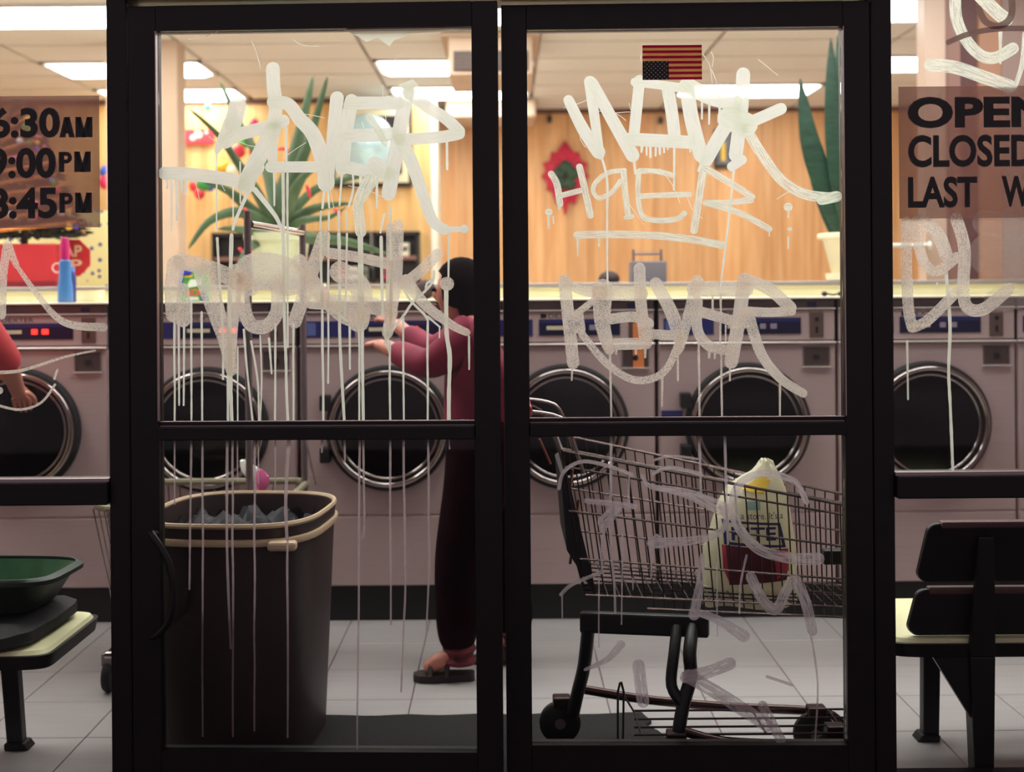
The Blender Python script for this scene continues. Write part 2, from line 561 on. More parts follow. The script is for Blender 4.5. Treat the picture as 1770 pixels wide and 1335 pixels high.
# ---- storefront: jambs, header, windows, doors
JL, JR, MX = -0.977, 0.956, -0.0086
tag(MB().box(JL, JL + .05, -.024, .08, -.02, CEIL).build('trim_2', M_frame, bevel=.003, seg=1), 'black metal door jamb on the left', None, None, 'structure')
tag(MB().box(JR - .05, JR, -.024, .08, -.02, CEIL).build('trim_3', M_frame, bevel=.003, seg=1), 'black metal door jamb on the right', None, None, 'structure')
tag(MB().box(JL + .05, JR - .05, -.05, .08, 1.993, CEIL).build('trim_4', M_frame, bevel=.003, seg=1), 'black metal header above the double doors', None, None, 'structure')
tag(MB().box(JL + .05, JR - .05, -.06, .09, -.02, .006).build('trim_5', mat('threshold_metal', (70, 60, 62), .35, .7), bevel=.002, seg=1), 'metal threshold under the double doors', None, None, 'structure')
tag(MB().box(-4.6, 4.6, -.05, .08, 2.62, 3.2).build('wall_front', mat('outer_wall', (60, 54, 56), .8)), 'dark outer wall above the shop windows', None, None, 'structure')

def window(name, x0, x1, label):
    w = struct(name, ((x0 + x1) / 2, 0, 0), label)
    MB().box(x0, x1, -.045, .07, .757, .812).build('window_rail', M_frame, w, bevel=.003, seg=1)
    MB().box(x0, x1, -.03, -.012, .812, .820).build('glazing_bead', M_bead, w)
    MB().box(x0, x1, -.045, .07, -.02, .055).build('window_sill', M_frame, w, bevel=.003, seg=1)
    MB().box(x0, x1, -.045, .07, 2.55, 2.62).build('window_head', M_frame, w, bevel=.003, seg=1)
    a = MB().box(x0, x1, -.003, .003, .812, 2.55).build('glass_pane', M_glass, w)
    b = MB().box(x0, x1, -.003, .003, .055, .757).build('glass_pane', M_glass, w)
    e = x0 if abs(x0) > abs(x1) else x1
    MB().box(e - .03, e + .03, -.045, .07, -.02, 2.62).build('window_post', M_frame, w, bevel=.003, seg=1)
    return w, a, b
win1, win1_up, win1_low = window('window_1', -4.5, JL, 'large black framed shop window left of the doors')
win2, win2_up, win2_low = window('window_2', JR, 4.5, 'large black framed shop window right of the doors')

def door(name, x0, x1, gx0_, gx1_, hinge, rot, label):
    """x0..x1 leaf, gx0..gx1 glass"""
    r = struct(name, (hinge, 0, 0), label)
    y0, y1 = -.022, .022
    MB().box(x0, gx0_, y0, y1, .012, 1.982).build('stile', M_frame, r, bevel=.002, seg=1)
    MB().box(gx1_, x1, y0, y1, .012, 1.982).build('stile', M_frame, r, bevel=.002, seg=1)
    MB().box(gx0_, gx1_, y0, y1, 1.92, 1.982).build('top_rail', M_frame, r)
    MB().box(gx0_, gx1_, y0, y1, .012, .147).build('bottom_rail', M_frame, r)
    MB().box(gx0_, gx1_, y0 - .012, y1, .913, .945).build('push_rail', M_frame, r, bevel=.002, seg=1)
    for z in (.9455, .956):
        MB().box(gx0_, gx1_, -.014, -.006, z, z + .002).build('glazing_bead', M_bead, r)
    MB().box(gx0_, gx1_, -.014, -.006, .947, .956).build('glazing_channel', M_frame, r)
    bd = MB()
    bd.box(gx0_, gx1_, -.016, -.012, 1.914, 1.916)
    bd.build('glazing_bead', M_bead, r)
    up = MB().box(gx0_, gx1_, -.003, .003, .945, 1.92).build('glass_pane', M_glass, r)
    lo = MB().box(gx0_, gx1_, -.003, .003, .147, .913).build('glass_pane', M_glass, r)
    r.rotation_euler.z = math.radians(rot)
    return r, up, lo
door1, d1_up, d1_low = door('door_1', JL + .052, MX - .004, -.854, -.076, JL + .05, -1.9, 'left glass door with black metal frame and dripping graffiti')
door2, d2_up, d2_low = door('door_2', MX + .004, JR - .052, .059, .837, JR - .05, -1.1, 'right glass door with black metal frame and graffiti')
for s in (0,):
    hp = [(-.862, -.022, 1.268 - (915 - 507) / 696.7), (-.862, -.06, .69), (-.842, -.07, .668), (-.815, -.075, .62), (-.805, -.075, .55), (-.815, -.075, .485), (-.845, -.07, .447), (-.862, -.06, .44), (-.862, -.022, .435)]
    MB().tube(curve3(hp, .012), .0085, 10).build('pull_handle', M_black, door1, smooth=True)

# ---- glazing bead lines on the left stile etc. are real thin strips
for r_, x_ in ((door1, -.856), (door2, .8375)):
    MB().box(x_, x_ + .0022, -.0245, -.012, .96, 1.92).build('glazing_bead', M_bead, r_)

# ---- low cream bulkhead behind the machines, and the ledge the things stand on
bulk = struct('trim_6', (0, 2.5, 1.2), 'low cream bulkhead with grey cap running behind the washing machines')
MB().box(-3.4, 2.62, 2.52, 2.75, 0, 1.292).build('bulkhead_body', M_cream, bulk)
MB().box(-3.4, 2.62, 2.50, 2.78, 1.292, 1.313).build('bulkhead_cap', mat('grey_cap_metal', (150, 142, 138), .4, .3), bulk, bevel=.003, seg=1)
ledge = tag(MB().box(-3.4, 2.40, 1.655, 2.52, 1.237, 1.2445).build('machine_ledge', mat('ledge_laminate', (226, 214, 190), .35, .0), bevel=.002, seg=1),
            'long thin pale ledge over the tops of the washing machines', 'ledge')
tag(MB().box(-3.4, 2.75, 1.70, 2.4, 0, .14).build('machine_plinth', mat('plinth_black_paint', (24, 21, 22), .6)), 'long black plinth under the row of washing machines', 'plinth')

# ================================================================== WASHING MACHINES
SW = 2090 / 4.67
YF = 1.67
def zw(py):                 # height on the machines' front plane (picture row taken at the centre)
    return EYE - (py - VY) / SW
def make_washer():
    R = 0.0                 # right edge at x = 0, body to the left
    Wd = 307 / SW
    r = thing('washing_machine', (-Wd / 2, YF, .14))
    px = lambda p: p / SW
    body = MB()
    body.box(-Wd, 0, YF + .006, YF + .75, .14, zw(598))
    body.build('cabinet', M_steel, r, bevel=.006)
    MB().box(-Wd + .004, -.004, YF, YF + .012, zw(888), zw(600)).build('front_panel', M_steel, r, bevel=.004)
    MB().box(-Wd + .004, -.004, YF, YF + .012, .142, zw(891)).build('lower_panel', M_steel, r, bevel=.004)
    # control head
    MB().box(-Wd + .002, -.002, YF + .012, YF + .7, zw(597), zw(522)).build('control_head', M_steel_dark, r, bevel=.004)
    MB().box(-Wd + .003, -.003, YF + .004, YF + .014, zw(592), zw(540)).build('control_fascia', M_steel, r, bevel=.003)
    MB().box(-Wd, 0, YF - .012, YF + .01, zw(598), zw(594.5)).build('lip', mat('lip_bright', (220, 208, 200), .3, .4), r, bevel=.002, seg=1)
    MB().box(-Wd, 0, YF - .004, YF + .01, zw(539), zw(536.5)).build('lip', MATS['lip_bright'], r, bevel=.002, seg=1)
    MB().box(px(-47), px(-33), YF + .006, YF + .014, zw(534), zw(526)).build('rating_tag', M_blue, r)
    p = MB().box(px(-297), px(-211), YF + .001, YF + .006, zw(581), zw(553)).build('info_panel', M_blue, r)
    MB().box(px(-294), px(-279), YF - .0006, YF + .002, zw(578), zw(556)).build('info_square', mat('pale_blue_print', (92, 104, 160), .4), p)
    q = MB().box(px(-200), px(-60), YF + .001, YF + .006, zw(581), zw(553)).build('display_panel', M_navy, r)
    MB().box(px(-198), px(-62), YF - .0004, YF + .002, zw(560), zw(554)).build('display_strip', M_blue, q)
    MB().box(px(-187), px(-148), YF - .004, YF + .002, zw(571), zw(564.5)).build('card_slot', mat('slot_cream', (220, 206, 176), .4), q)
    cs = MB().box(px(-45), px(-21), YF - .001, YF + .006, zw(588), zw(543)).build('coin_slot_plate', mat('coin_plate', (120, 98, 90), .35, .6), r, bevel=.003)
    MB().box(px(-35), px(-31), YF - .004, YF + .002, zw(580), zw(569)).build('coin_slot', M_rubber, cs)
    MB().lathe([(.008, 0), (.008, .003), (0, .004)], (px(-33), YF - .001, zw(556)), '-Y', 12).build('coin_button', M_black, cs)
    # coin return box: frame with a recess
    cb = MB()
    x0, x1, z0, z1 = px(-57), px(-11), zw(637), zw(603)
    e = .005
    cb.box(x0, x1, YF - .004, YF + .008, z1 - e, z1).box(x0, x0 + e, YF - .004, YF + .008, z0, z1).box(x1 - e, x1, YF - .004, YF + .008, z0, z1)
    cb = cb.build('coin_box', M_steel_dark, r)
    MB().box(x0 + e, x1 - e, YF - .0015, YF + .002, z0, z1 - e).build('coin_recess', mat('recess_brown', (70, 54, 50), .6), cb)
    MB().lathe([(.011, 0), (.011, .006), (.006, .008), (0, .008)], ((x0 + x1) / 2, YF - .0015, (z0 + z1) / 2), '-Y', 14).build('coin_lock', M_black, cb, smooth=True)
    MB().box(x0 - .003, x1 + .003, YF - .012, YF + .002, z0 - .005, z0).build('coin_sill', MATS['lip_bright'], cb)
    # porthole door
    c = (px(-154), YF, zw(738))
    d = MB().lathe([(.242, 0), (.242, .018), (.234, .03), (.214, .034), (.198, .028), (.196, 0)], c, '-Y', 64).build('porthole', M_rubber, r, smooth=True)
    ring = [(.216 + .0105 * math.cos(w), .040 + .0115 * math.sin(w)) for w in [2 * math.pi * k / 12 for k in range(13)]]
    MB().lathe(ring, c, '-Y', 64).build('chrome_ring', M_chrome, d, smooth=True)
    ring = [(.192 + .006 * math.cos(w), .030 + .008 * math.sin(w)) for w in [2 * math.pi * k / 12 for k in range(13)]]
    MB().lathe(ring, c, '-Y', 64).build('inner_ring', M_chrome, d, smooth=True)
    MB().lathe([(.19, .026), (.186, .020), (.16, .0195), (.1, .021), (.05, .0215), (1e-6, .022)], c, '-Y', 48).build('porthole_glass', mat('dark_porthole_glass', (9, 8, 9), .12, 0, spec=.35), d, smooth=True)
    MB().box(c[0] - .262, c[0] - .222, YF - .045, YF + .01, c[2] + .07, c[2] + .13).build('hinge', M_black, d, bevel=.006)
    MB().box(c[0] - .262, c[0] - .222, YF - .045, YF + .01, c[2] - .13, c[2] - .07).build('hinge', M_black, d, bevel=.006)
    # maker's word above the display
    text_mesh('lettering', 'DEXTER', px(-183), px(-128), zw(551), zw(543.5), YF + .0035, M_black, r, .0)
    MB().prism([(px(-197), zw(551)), (px(-189), zw(551)), (px(-186), zw(547)), (px(-189), zw(543)), (px(-197), zw(543))], YF + .003, YF + .006).build('emblem', M_black, r)
    return r
W0 = make_washer()
WX = [187, 512, 826, 1133, 1446, 1757, 2067]
WLAB = ['leftmost steel front-loading washing machine, under the red box',
        'steel front-loading washing machine behind the tall trash bin',
        'steel front-loading washing machine behind the person in red',
        'steel front-loading washing machine with an orange strip, behind the shopping cart handle',
        'steel front-loading washing machine behind the white plastic bag',
        'steel front-loading washing machine behind the right waiting seat',
        'steel front-loading washing machine cut off by the right edge of the picture']
M_led_r = mat('led_red', (255, 60, 50), .4, emit=(255, 46, 40), estr=2.2)
M_led_w = mat('led_dim', (150, 140, 160), .4)
WS = [W0] + [copy_tree(W0) for k in range(6)]
for k, rx in enumerate(WX):
    X = P(rx, 740, 4.67).x
    w = WS[k]
    w.location.x = X - 307 / SW / 2
    tag(w, WLAB[k], 'washing machine', 'row of front-loading washing machines')
    o0 = Vector((w.location.x, YF, .14))
    ORG[w.name] = o0
    for q in ((-131, -121), (-113, -102)):
        MB().box(X + q[0] / SW, X + q[1] / SW, YF - .003, YF + .001, zw(572), zw(563)).build('digit_light', M_led_r if k < 3 else M_led_w, w)
    if k == 3:
        MB().box(X - 38 / SW, X - 19 / SW, YF - .006, YF - .0045, zw(640), zw(560)).build('orange_strip', mat('orange_paper', (222, 130, 70), .7), w)
    if k == 4:
        MB().box(X - 303 / SW, X - 266 / SW, YF - .003, YF + .001, zw(726), zw(712)).build('blue_label', M_blue, w)

# ================================================================== GRAFFITI (paint on the panes)
WK = [1.0]
def ribbon(mb, pts, w, layer, d=3.0, y=None, tip=1.0, ragged=0.0, cap=True, step=4.0):
    """pts in picture pixels on the pane at distance d; w full width in px, or (start, end)"""
    w0, w1 = (w, w) if not isinstance(w, tuple) else w
    w0, w1 = w0 * WK[0], w1 * WK[0]
    c = catmull(pts, step)
    n = len(c)
    y = -.0036 - layer * .00007
    rows = []
    L = 0
    for i, p in enumerate(c):
        a = c[max(i - 1, 0)]; b = c[min(i + 1, n - 1)]
        tx, ty = b[0] - a[0], b[1] - a[1]
        l = math.hypot(tx, ty) or 1
        nx, ny = -ty / l, tx / l
        t = i / max(1, n - 1)
        h = (w0 + (w1 - w0) * t) / 2
        h *= 1 + ragged * (random.random() - .5)
        if i:
            L += math.dist(c[i - 1][:2], p[:2])
        rows.append((p, (nx, ny), (tx / l, ty / l), h, L))
    vs, fs, uvs = [], [], []
    def put(px_, py_, u, v):
        q = P(px_, py_, d)
        vs.append((q.x, y, q.z)); uvs.append((u, v))
    seq = []
    seed = random.random() * 50
    if cap:
        p, nn, tt, h, L = rows[0]
        for a in (1.0, .85, .5):
            s = math.sqrt(max(0, 1 - a * a)); seq.append(((p[0] - tt[0] * h * a, p[1] - tt[1] * h * a), nn, h * s, -h * a))
    for p, nn, tt, h, L in rows:
        seq.append((p, nn, h, L))
    if cap:
        p, nn, tt, h, L = rows[-1]
        for a in (.5, .85, 1.0):
            s = math.sqrt(max(0, 1 - a * a)); seq.append(((p[0] + tt[0] * h * a, p[1] + tt[1] * h * a), nn, h * s, L + h * a))
    for (p, nn, h, L) in seq:
        put(p[0] - nn[0] * h, p[1] - nn[1] * h, L / 60 + seed, seed)
        put(p[0] + nn[0] * h, p[1] + nn[1] * h, L / 60 + seed, seed + 1)
    for i in range(len(seq) - 1):
        fs.append((2 * i, 2 * i + 1, 2 * i + 3, 2 * i + 2))
    k = len(mb.v)
    mb.add(vs, fs)
    for i, uv in enumerate(uvs):
        mb.uv[k + i] = uv
def disc(mb, x, y_, r, layer, d=3.0):
    ribbon(mb, [(x - .6, y_), (x + .6, y_)], r * 2, layer, d)
def drips(mb, lst, layer):
    for k, dr in enumerate(lst):
        pts, w = dr
        pts = [(p[0] + random.uniform(-.6, .6), p[1]) for p in pts]
        q = []
        for a, b in zip(pts[:-1], pts[1:]):
            n = max(1, int(abs(b[1] - a[1]) / 55))
            for i in range(n):
                t = i / n
                q.append((a[0] + (b[0] - a[0]) * t + (random.uniform(-.7, .7) if i else 0), a[1] + (b[1] - a[1]) * t))
        q.append(pts[-1])
        ribbon(mb, q, (w, w * .8), layer + k % 3, ragged=.25, step=9)
M_p1 = paint_mat('white_paint', (250, 252, 245), .98, .06, 0, .95)
M_p2 = paint_mat('thin_etched_paint', (244, 234, 224), .82, .15, .5, .92)
M_p3 = paint_mat('streaked_paint', (248, 252, 240), .94, .4, .15, .95)
M_p4 = paint_mat('drip_paint', (244, 246, 234), .95, 0, 0, .9)
M_p5 = paint_mat('scrubbed_paint', (226, 212, 216), .72, .6, .2, .7)
M_p8 = paint_mat('thin_drip_paint', (196, 176, 178), .7, 0, 0, .8)
M_p6 = paint_mat('brown_smear_paint', (150, 122, 116), .95, .2, 0, .4)
M_p7 = paint_mat('haze_smear', (220, 206, 200), .28, .5, .3, .6)

def tagmesh(name, parent, m, label, strokes=(), discs=(), drip=(), base=0):
    mb = MB()
    WK[0] = 1.2 if m in (M_p1, M_p3) else 1.08
    for k, s in enumerate(strokes):
        ribbon(mb, s[0], s[1], base + k, **(s[2] if len(s) > 2 else {}))
    for k, s in enumerate(discs):
        disc(mb, s[0], s[1], s[2], base + 30 + k)
    WK[0] = 1.0
    drips(mb, drip, base + 20)
    o = mb.build(name, m, parent)
    if label: o['label'] = label
    return o
V = lambda x, a, b, w=4: ([(x, a), (x, b)], w)
# upper left pane, big white tag
tagmesh('graffiti_tag', d1_up, M_p1, 'large opaque white graffiti tag with long drips', [
    ([(413, 183), (405, 214)], 25), ([(402, 216), (388, 240), (377, 262)], (25, 8)),
    ([(392, 247), (417, 233), (465, 221), (492, 211)], 19),
    ([(474, 121), (475, 150), (479, 185), (476, 212)], 20),
    ([(474, 178), (500, 182), (520, 207), (544, 235), (562, 285), (566, 318)], (18, 25)),
    ([(474, 226), (452, 268), (433, 305), (428, 322)], 24),
    ([(481, 218), (475, 250), (474, 285)], 13), ([(497, 222), (497, 282)], 4),
    ([(470, 290), (552, 290)], 16),
    ([(585, 172), (578, 232), (570, 318)], (20, 14)),
    ([(286, 300), (330, 302), (386, 309), (428, 318)], 19), ([(420, 320), (440, 300), (448, 290)], 20),
    ([(610, 177), (600, 232), (594, 292)], 20), ([(608, 181), (690, 181)], 19), ([(596, 236), (640, 236), (684, 234)], 19),
    ([(596, 290), (640, 298), (672, 302)], 18), ([(650, 285), (672, 304)], 22),
    ([(706, 160), (698, 200), (690, 245), (674, 336)], 21),
    ([(708, 163), (740, 188), (772, 208), (795, 230)], 17), ([(795, 234), (760, 240), (692, 244)], 17),
    ([(697, 248), (716, 290), (735, 345), (750, 384), (770, 398)], (20, 15)), ([(765, 397), (804, 398)], 8),
    ([(443, 329), (468, 360), (482, 380), (491, 402)], (8, 5)), ([(434, 327), (410, 380), (405, 397)], (6, 4)),
], discs=[(804, 397, 6)], drip=[
    V(291, 312, 326), V(298, 312, 400, 4), V(307, 312, 381, 5), V(316, 312, 331, 5), V(324, 312, 337, 4), V(377, 262, 400, 3), V(405, 322, 380, 3),
    V(418, 281, 352, 3), V(477, 296, 356, 4), ([(563, 328), (560, 361)], 5), ([(569, 328), (571, 360)], 4), ([(594, 300), (589, 356)], 4),
    ([(612, 303), (613, 330), (604, 360)], 4), V(626, 304, 370, 6), V(654, 306, 361, 5), ([(667, 371), (660, 403)], 4), V(774, 240, 295, 5)])
# scrapes between
tagmesh('graffiti_smear', d1_up, M_p3, None, [([(640, 312), (622, 352), (626, 402)], 16), ([(655, 312), (618, 365)], 6), ([(640, 205), (655, 225), (668, 250)], 10)], base=24)
# lower left tag, thin speckled paint
tagmesh('graffiti_tag', d1_up, M_p2, 'thin speckled translucent graffiti tag under the white one', [
    ([(314, 452), (350, 460), (390, 475), (436, 498)], 27), ([(306, 458), (300, 500), (300, 545)], (30, 22)), ([(318, 500), (318, 552)], (20, 26)),
    ([(356, 474), (376, 540), (392, 590), (402, 640)], (36, 18)),
    ([(410, 470), (404, 560), (402, 640)], (26, 12)),
    ([(424, 480), (422, 520), (432, 556), (448, 566), (468, 560), (482, 535), (482, 485)], 22),
    ([(440, 470), (470, 470), (500, 480)], 60),
    ([(562, 410), (538, 480), (512, 556)], 22), ([(520, 452), (560, 512), (600, 548), (628, 550)], 24), ([(590, 470), (626, 500), (622, 556)], 34),
    ([(572, 438), (625, 446), (676, 458)], 17), ([(690, 390), (688, 470), (680, 530), (672, 575)], 18), ([(676, 392), (676, 470), (674, 560)], 12),
    ([(758, 440), (730, 468), (702, 490)], 18), ([(704, 485), (735, 525), (780, 560), (808, 574)], (20, 12)),
    ([(540, 520), (640, 528), (676, 540)], 26),
], discs=[(774, 491, 11)], base=0)
tagmesh('graffiti_outline', d1_up, M_p4, None, [
    ([(752, 470), (750, 486), (738, 502), (716, 522), (700, 545), (684, 566), (676, 580), (668, 592)], 4), ([(738, 500), (740, 490), (750, 484)], 4),
    ([(700, 500), (712, 520), (735, 543), (741, 553)], 4), ([(741, 547), (762, 565)], 3), ([(667, 560), (668, 580), (676, 610)], 4), ([(568, 528), (605, 556)], 3)], base=34)
# long drips of the left door
tagmesh('paint_drips', d1_up, M_p4, None, drip=[
    V(304, 555, 734, 4), ([(311, 540), (312, 700)], 4), V(320, 560, 700, 4), V(333, 520, 734, 4), V(351, 540, 734, 4), ([(378, 413), (388, 590), (388, 655)], 5),
    ([(403, 407), (400, 560), (403, 735)], 7), ([(396, 600), (396, 735)], 5), V(413, 600, 735, 3), ([(424, 570), (430, 640), (440, 735)], 4), ([(436, 590), (448, 660), (450, 735)], 4),
    ([(452, 580), (455, 650), (452, 735)], 3), ([(468, 585), (472, 645)], 4), V(478, 560, 735, 4), ([(492, 300), (494, 560), (500, 735)], 6), ([(499, 300), (500, 600)], 4), V(510, 560, 735, 4),
    ([(557, 367), (556, 398)], 4), V(571, 367, 398, 4), ([(557, 404), (560, 600), (561, 735)], 5), ([(570, 404), (569, 661)], 4), V(588, 367, 400, 5), ([(588, 405), (590, 580), (598, 735)], 6),
    V(602, 367, 398, 4), ([(602, 405), (599, 546)], 4), V(607, 558, 637, 4), ([(622, 408), (624, 735)], 4), ([(627, 404), (628, 600), (630, 735)], 6), ([(661, 411), (664, 545)], 6), ([(677, 360), (678, 470), (677, 580)], 5),
    ([(676, 590), (677, 735)], 4), ([(699, 545), (700, 735)], 4), ([(741, 552), (741, 735)], 4), V(761, 565, 583, 3), V(777, 404, 480, 4), ([(773, 500), (773, 575), (779, 614), (777, 735)], 8), V(812, 581, 637, 4)], base=3)
tagmesh('paint_drips', d1_low, M_p8, None, drip=[
    V(304, 756, 871, 3), ([(333, 756, ), (331, 920), (329, 1017)], 4), V(352, 756, 1270, 4), ([(395, 756), (394, 940), (401, 1118)], 5), V(405, 756, 1270, 4), V(413, 756, 830, 3), V(442, 756, 1260, 4),
    V(449, 756, 835, 3), V(478, 756, 840, 3), ([(502, 756), (497, 860), (499, 930)], 7), V(499, 930, 1270, 4), V(559, 756, 780, 4), V(598, 756, 795, 4), ([(624, 756), (623, 1000), (620, 1288)], 4),
    ([(630, 756), (632, 900), (629, 927)], 4), V(677, 756, 1075, 4), ([(700, 756), (702, 1020), (695, 1190)], 4), ([(742, 756), (744, 960), (739, 1085)], 4), V(778, 756, 773, 3)])
# upper right pane
tagmesh('graffiti_tag', d2_up, M_p1, 'large white graffiti lettering across the right door', [
    ([(983, 172), (1008, 222), (1035, 262)], (15, 20)), ([(1020, 140), (1027, 195), (1038, 268)], (17, 12)), ([(1024, 142), (1062, 212), (1094, 268)], (16, 20)),
    ([(1106, 138), (1096, 236)], 16), ([(1098, 141), (1140, 146), (1182, 152)], 13), ([(1155, 154), (1162, 196), (1167, 240)], 18), ([(1088, 240), (1145, 243), (1200, 246)], 19),
    ([(1187, 146), (1196, 205), (1212, 268)], 21), ([(1192, 148), (1228, 168), (1272, 178)], 22), ([(1274, 188), (1246, 232), (1220, 278)], 20),
    ([(1285, 128), (1281, 195), (1272, 268)], 20), ([(1350, 188), (1318, 202), (1282, 218)], 17), ([(1260, 205), (1290, 215)], 34), ([(1265, 288), (1283, 276)], 14),
], drip=[V(1110, 250, 262, 5), V(1118, 250, 268, 4), V(1125, 250, 271, 5), V(1134, 250, 269, 4), V(1141, 250, 266, 5), V(1148, 250, 263, 4), V(1155, 250, 258, 4), V(1194, 250, 262, 4), V(1214, 176, 205, 4), V(1226, 178, 214, 4), V(1244, 180, 216, 5), V(1252, 182, 190, 4), V(1260, 182, 192, 4),
         ([(1166, 254), (1165, 328)], 4), ([(1039, 268), (1050, 310), (1051, 500)], 4), ([(1096, 270), (1099, 300)], 5), ([(1269, 290), (1264, 340), (1245, 500)], 4), ([(1215, 276), (1208, 295)], 6)])
tagmesh('graffiti_tag', d2_up, M_p3, 'smaller white hand lettering with an underline', [
    ([(1290, 222), (1318, 268), (1352, 312), (1392, 336), (1438, 342)], 15), ([(1420, 345), (1446, 340)], 16),
    ([(953, 300), (963, 318), (968, 352)], 10), ([(1002, 288), (1012, 330), (1021, 372)], 10), ([(968, 338), (1003, 329)], 8), ([(967, 345), (967, 360)], 4),
    ([(1080, 294), (1052, 298), (1030, 315), (1026, 330), (1036, 342), (1058, 332), (1073, 312)], 7), ([(1078, 296), (1082, 340), (1087, 374)], 9), ([(1082, 376), (1094, 374)], 6),
    ([(1104, 296), (1104, 345), (1112, 374), (1140, 381), (1172, 378), (1182, 370)], 8), ([(1106, 295), (1136, 296), (1163, 303)], 8), ([(1106, 339), (1150, 337), (1192, 336)], 8),
    ([(1216, 292), (1208, 345), (1200, 398)], 11), ([(1222, 292), (1262, 316), (1300, 340)], 10), ([(1298, 346), (1258, 350), (1220, 351)], 9), ([(1226, 352), (1278, 368), (1330, 396)], 9),
    ([(998, 406), (1050, 405), (1130, 407), (1196, 414), (1250, 424)], 11),
], discs=[(949, 366, 5), (1362, 358, 6), (1183, 369, 4), (1365, 396, 3)],
    drip=[V(948, 366, 394, 4), V(957, 374, 386, 3), V(999, 410, 442, 4), V(1036, 410, 425, 4), V(1362, 360, 376, 3), V(1330, 398, 408, 3), V(1362, 410, 430, 3)], base=0)
tagmesh('graffiti_tag', d2_up, M_p2, 'thin greyish graffiti tag across the washing machines on the right door', [
    ([(976, 485), (984, 560), (991, 628)], 20), ([(972, 482), (1000, 500), (1040, 506)], (10, 22)), ([(1026, 520), (994, 545)], 11), ([(1000, 545), (1004, 570)], 16),
    ([(1002, 572), (1048, 628), (1092, 656), (1128, 655), (1155, 635), (1174, 592)], 12),
    ([(1042, 500), (1042, 560), (1054, 604)], (34, 18)), ([(1035, 506), (1108, 508)], 24), ([(1056, 552), (1096, 548), (1122, 560)], 17), ([(1050, 596), (1118, 594)], 19),
    ([(1106, 464), (1108, 520), (1116, 592)], 19), ([(1134, 490), (1160, 538), (1176, 585)], (20, 22)), ([(1206, 486), (1192, 540), (1178, 592), (1172, 606)], (20, 15)), ([(1124, 578), (1168, 580)], 16),
    ([(1200, 500), (1290, 500)], 24), ([(1206, 520), (1206, 570), (1226, 598), (1262, 606)], 17), ([(1214, 540), (1250, 550), (1276, 558)], 17),
    ([(1286, 484), (1278, 550), (1264, 626)], 22), ([(1288, 482), (1330, 500), (1366, 532)], 20), ([(1368, 538), (1330, 540), (1288, 538)], 15), ([(1294, 545), (1316, 612), (1350, 655), (1388, 680)], (19, 14)),
], drip=[([(990, 632), (989, 658)], 4), ([(1054, 600), (1057, 735)], 4), V(1172, 604, 658, 4), V(1145, 650, 702, 4), ([(1208, 590), (1209, 733)], 4), ([(1247, 600), (1249, 733)], 4), V(1262, 630, 658, 4), V(1348, 664, 732, 4), V(1066, 600, 612, 4), V(1100, 600, 612, 4), V(1116, 600, 618, 5), V(1226, 600, 618, 5), V(1236, 604, 620, 4),
         V(1232, 510, 545, 4), V(1246, 510, 545, 4), V(1255, 556, 590, 3), V(1245, 556, 595, 4)], base=0)
tagmesh('graffiti_smear', d2_low, M_p5, 'faint scrubbed graffiti strokes on the lower right pane', [
    ([(966, 846), (976, 816), (1008, 799), (1056, 808), (1092, 822)], 6), ([(1015, 867), (1056, 872), (1098, 877)], 9), ([(1066, 880), (1044, 905)], 20), ([(1052, 903), (1042, 935), (1041, 992)], 4),
    ([(1132, 796), (1162, 789), (1206, 794)], 4), ([(1130, 819), (1160, 809), (1212, 820)], 6), ([(1110, 824), (1126, 842), (1185, 853), (1248, 880)], (4, 24)), ([(1246, 878), (1256, 900), (1242, 922), (1200, 935), (1128, 940)], (8, 18)), ([(1128, 934), (1136, 926), (1144, 934)], 5),
    ([(1394, 868), (1372, 832), (1322, 819), (1282, 834), (1267, 868), (1276, 910), (1312, 950), (1366, 965), (1414, 966)], (9, 20)),
    ([(1298, 998), (1320, 1040), (1342, 1054), (1360, 1020), (1374, 1002), (1392, 1040), (1404, 1090)], 17), ([(1214, 962), (1210, 1010), (1200, 1064)], (8, 18)), ([(1202, 1058), (1240, 1072), (1286, 1100)], (10, 20)),
    ([(970, 1030), (990, 1012), (1042, 990)], 6), ([(1012, 1160), (1050, 1142), (1074, 1116)], (5, 14)), ([(1104, 1152), (1112, 1215)], 20), ([(1190, 1170), (1250, 1205), (1326, 1254)], 22), ([(1186, 1172), (1226, 1162), (1262, 1148)], 20),
    ([(1318, 1220), (1350, 1280)], 16), ([(1326, 1170), (1368, 1184)], 5),
], base=0)
tagmesh('paint_drips', d2_low, M_p5, None, drip=[([(1057, 756), (1056, 950), (1062, 1010), (1064, 1060)], 5), ([(1088, 825), (1087, 880)], 3), ([(1076, 905), (1075, 1080)], 3), ([(1209, 756), (1212, 850)], 5), ([(1253, 756), (1258, 940)], 5), V(1126, 950, 1000, 3), V(1240, 945, 1100, 3),
    V(1094, 1000, 1020, 3), V(1036, 1000, 1120, 3), V(972, 1030, 1070, 3), ([(1290, 960), (1280, 1010), (1278, 1060)], 4), ([(1400, 1090), (1412, 1180), (1408, 1280)], 4)], base=40)
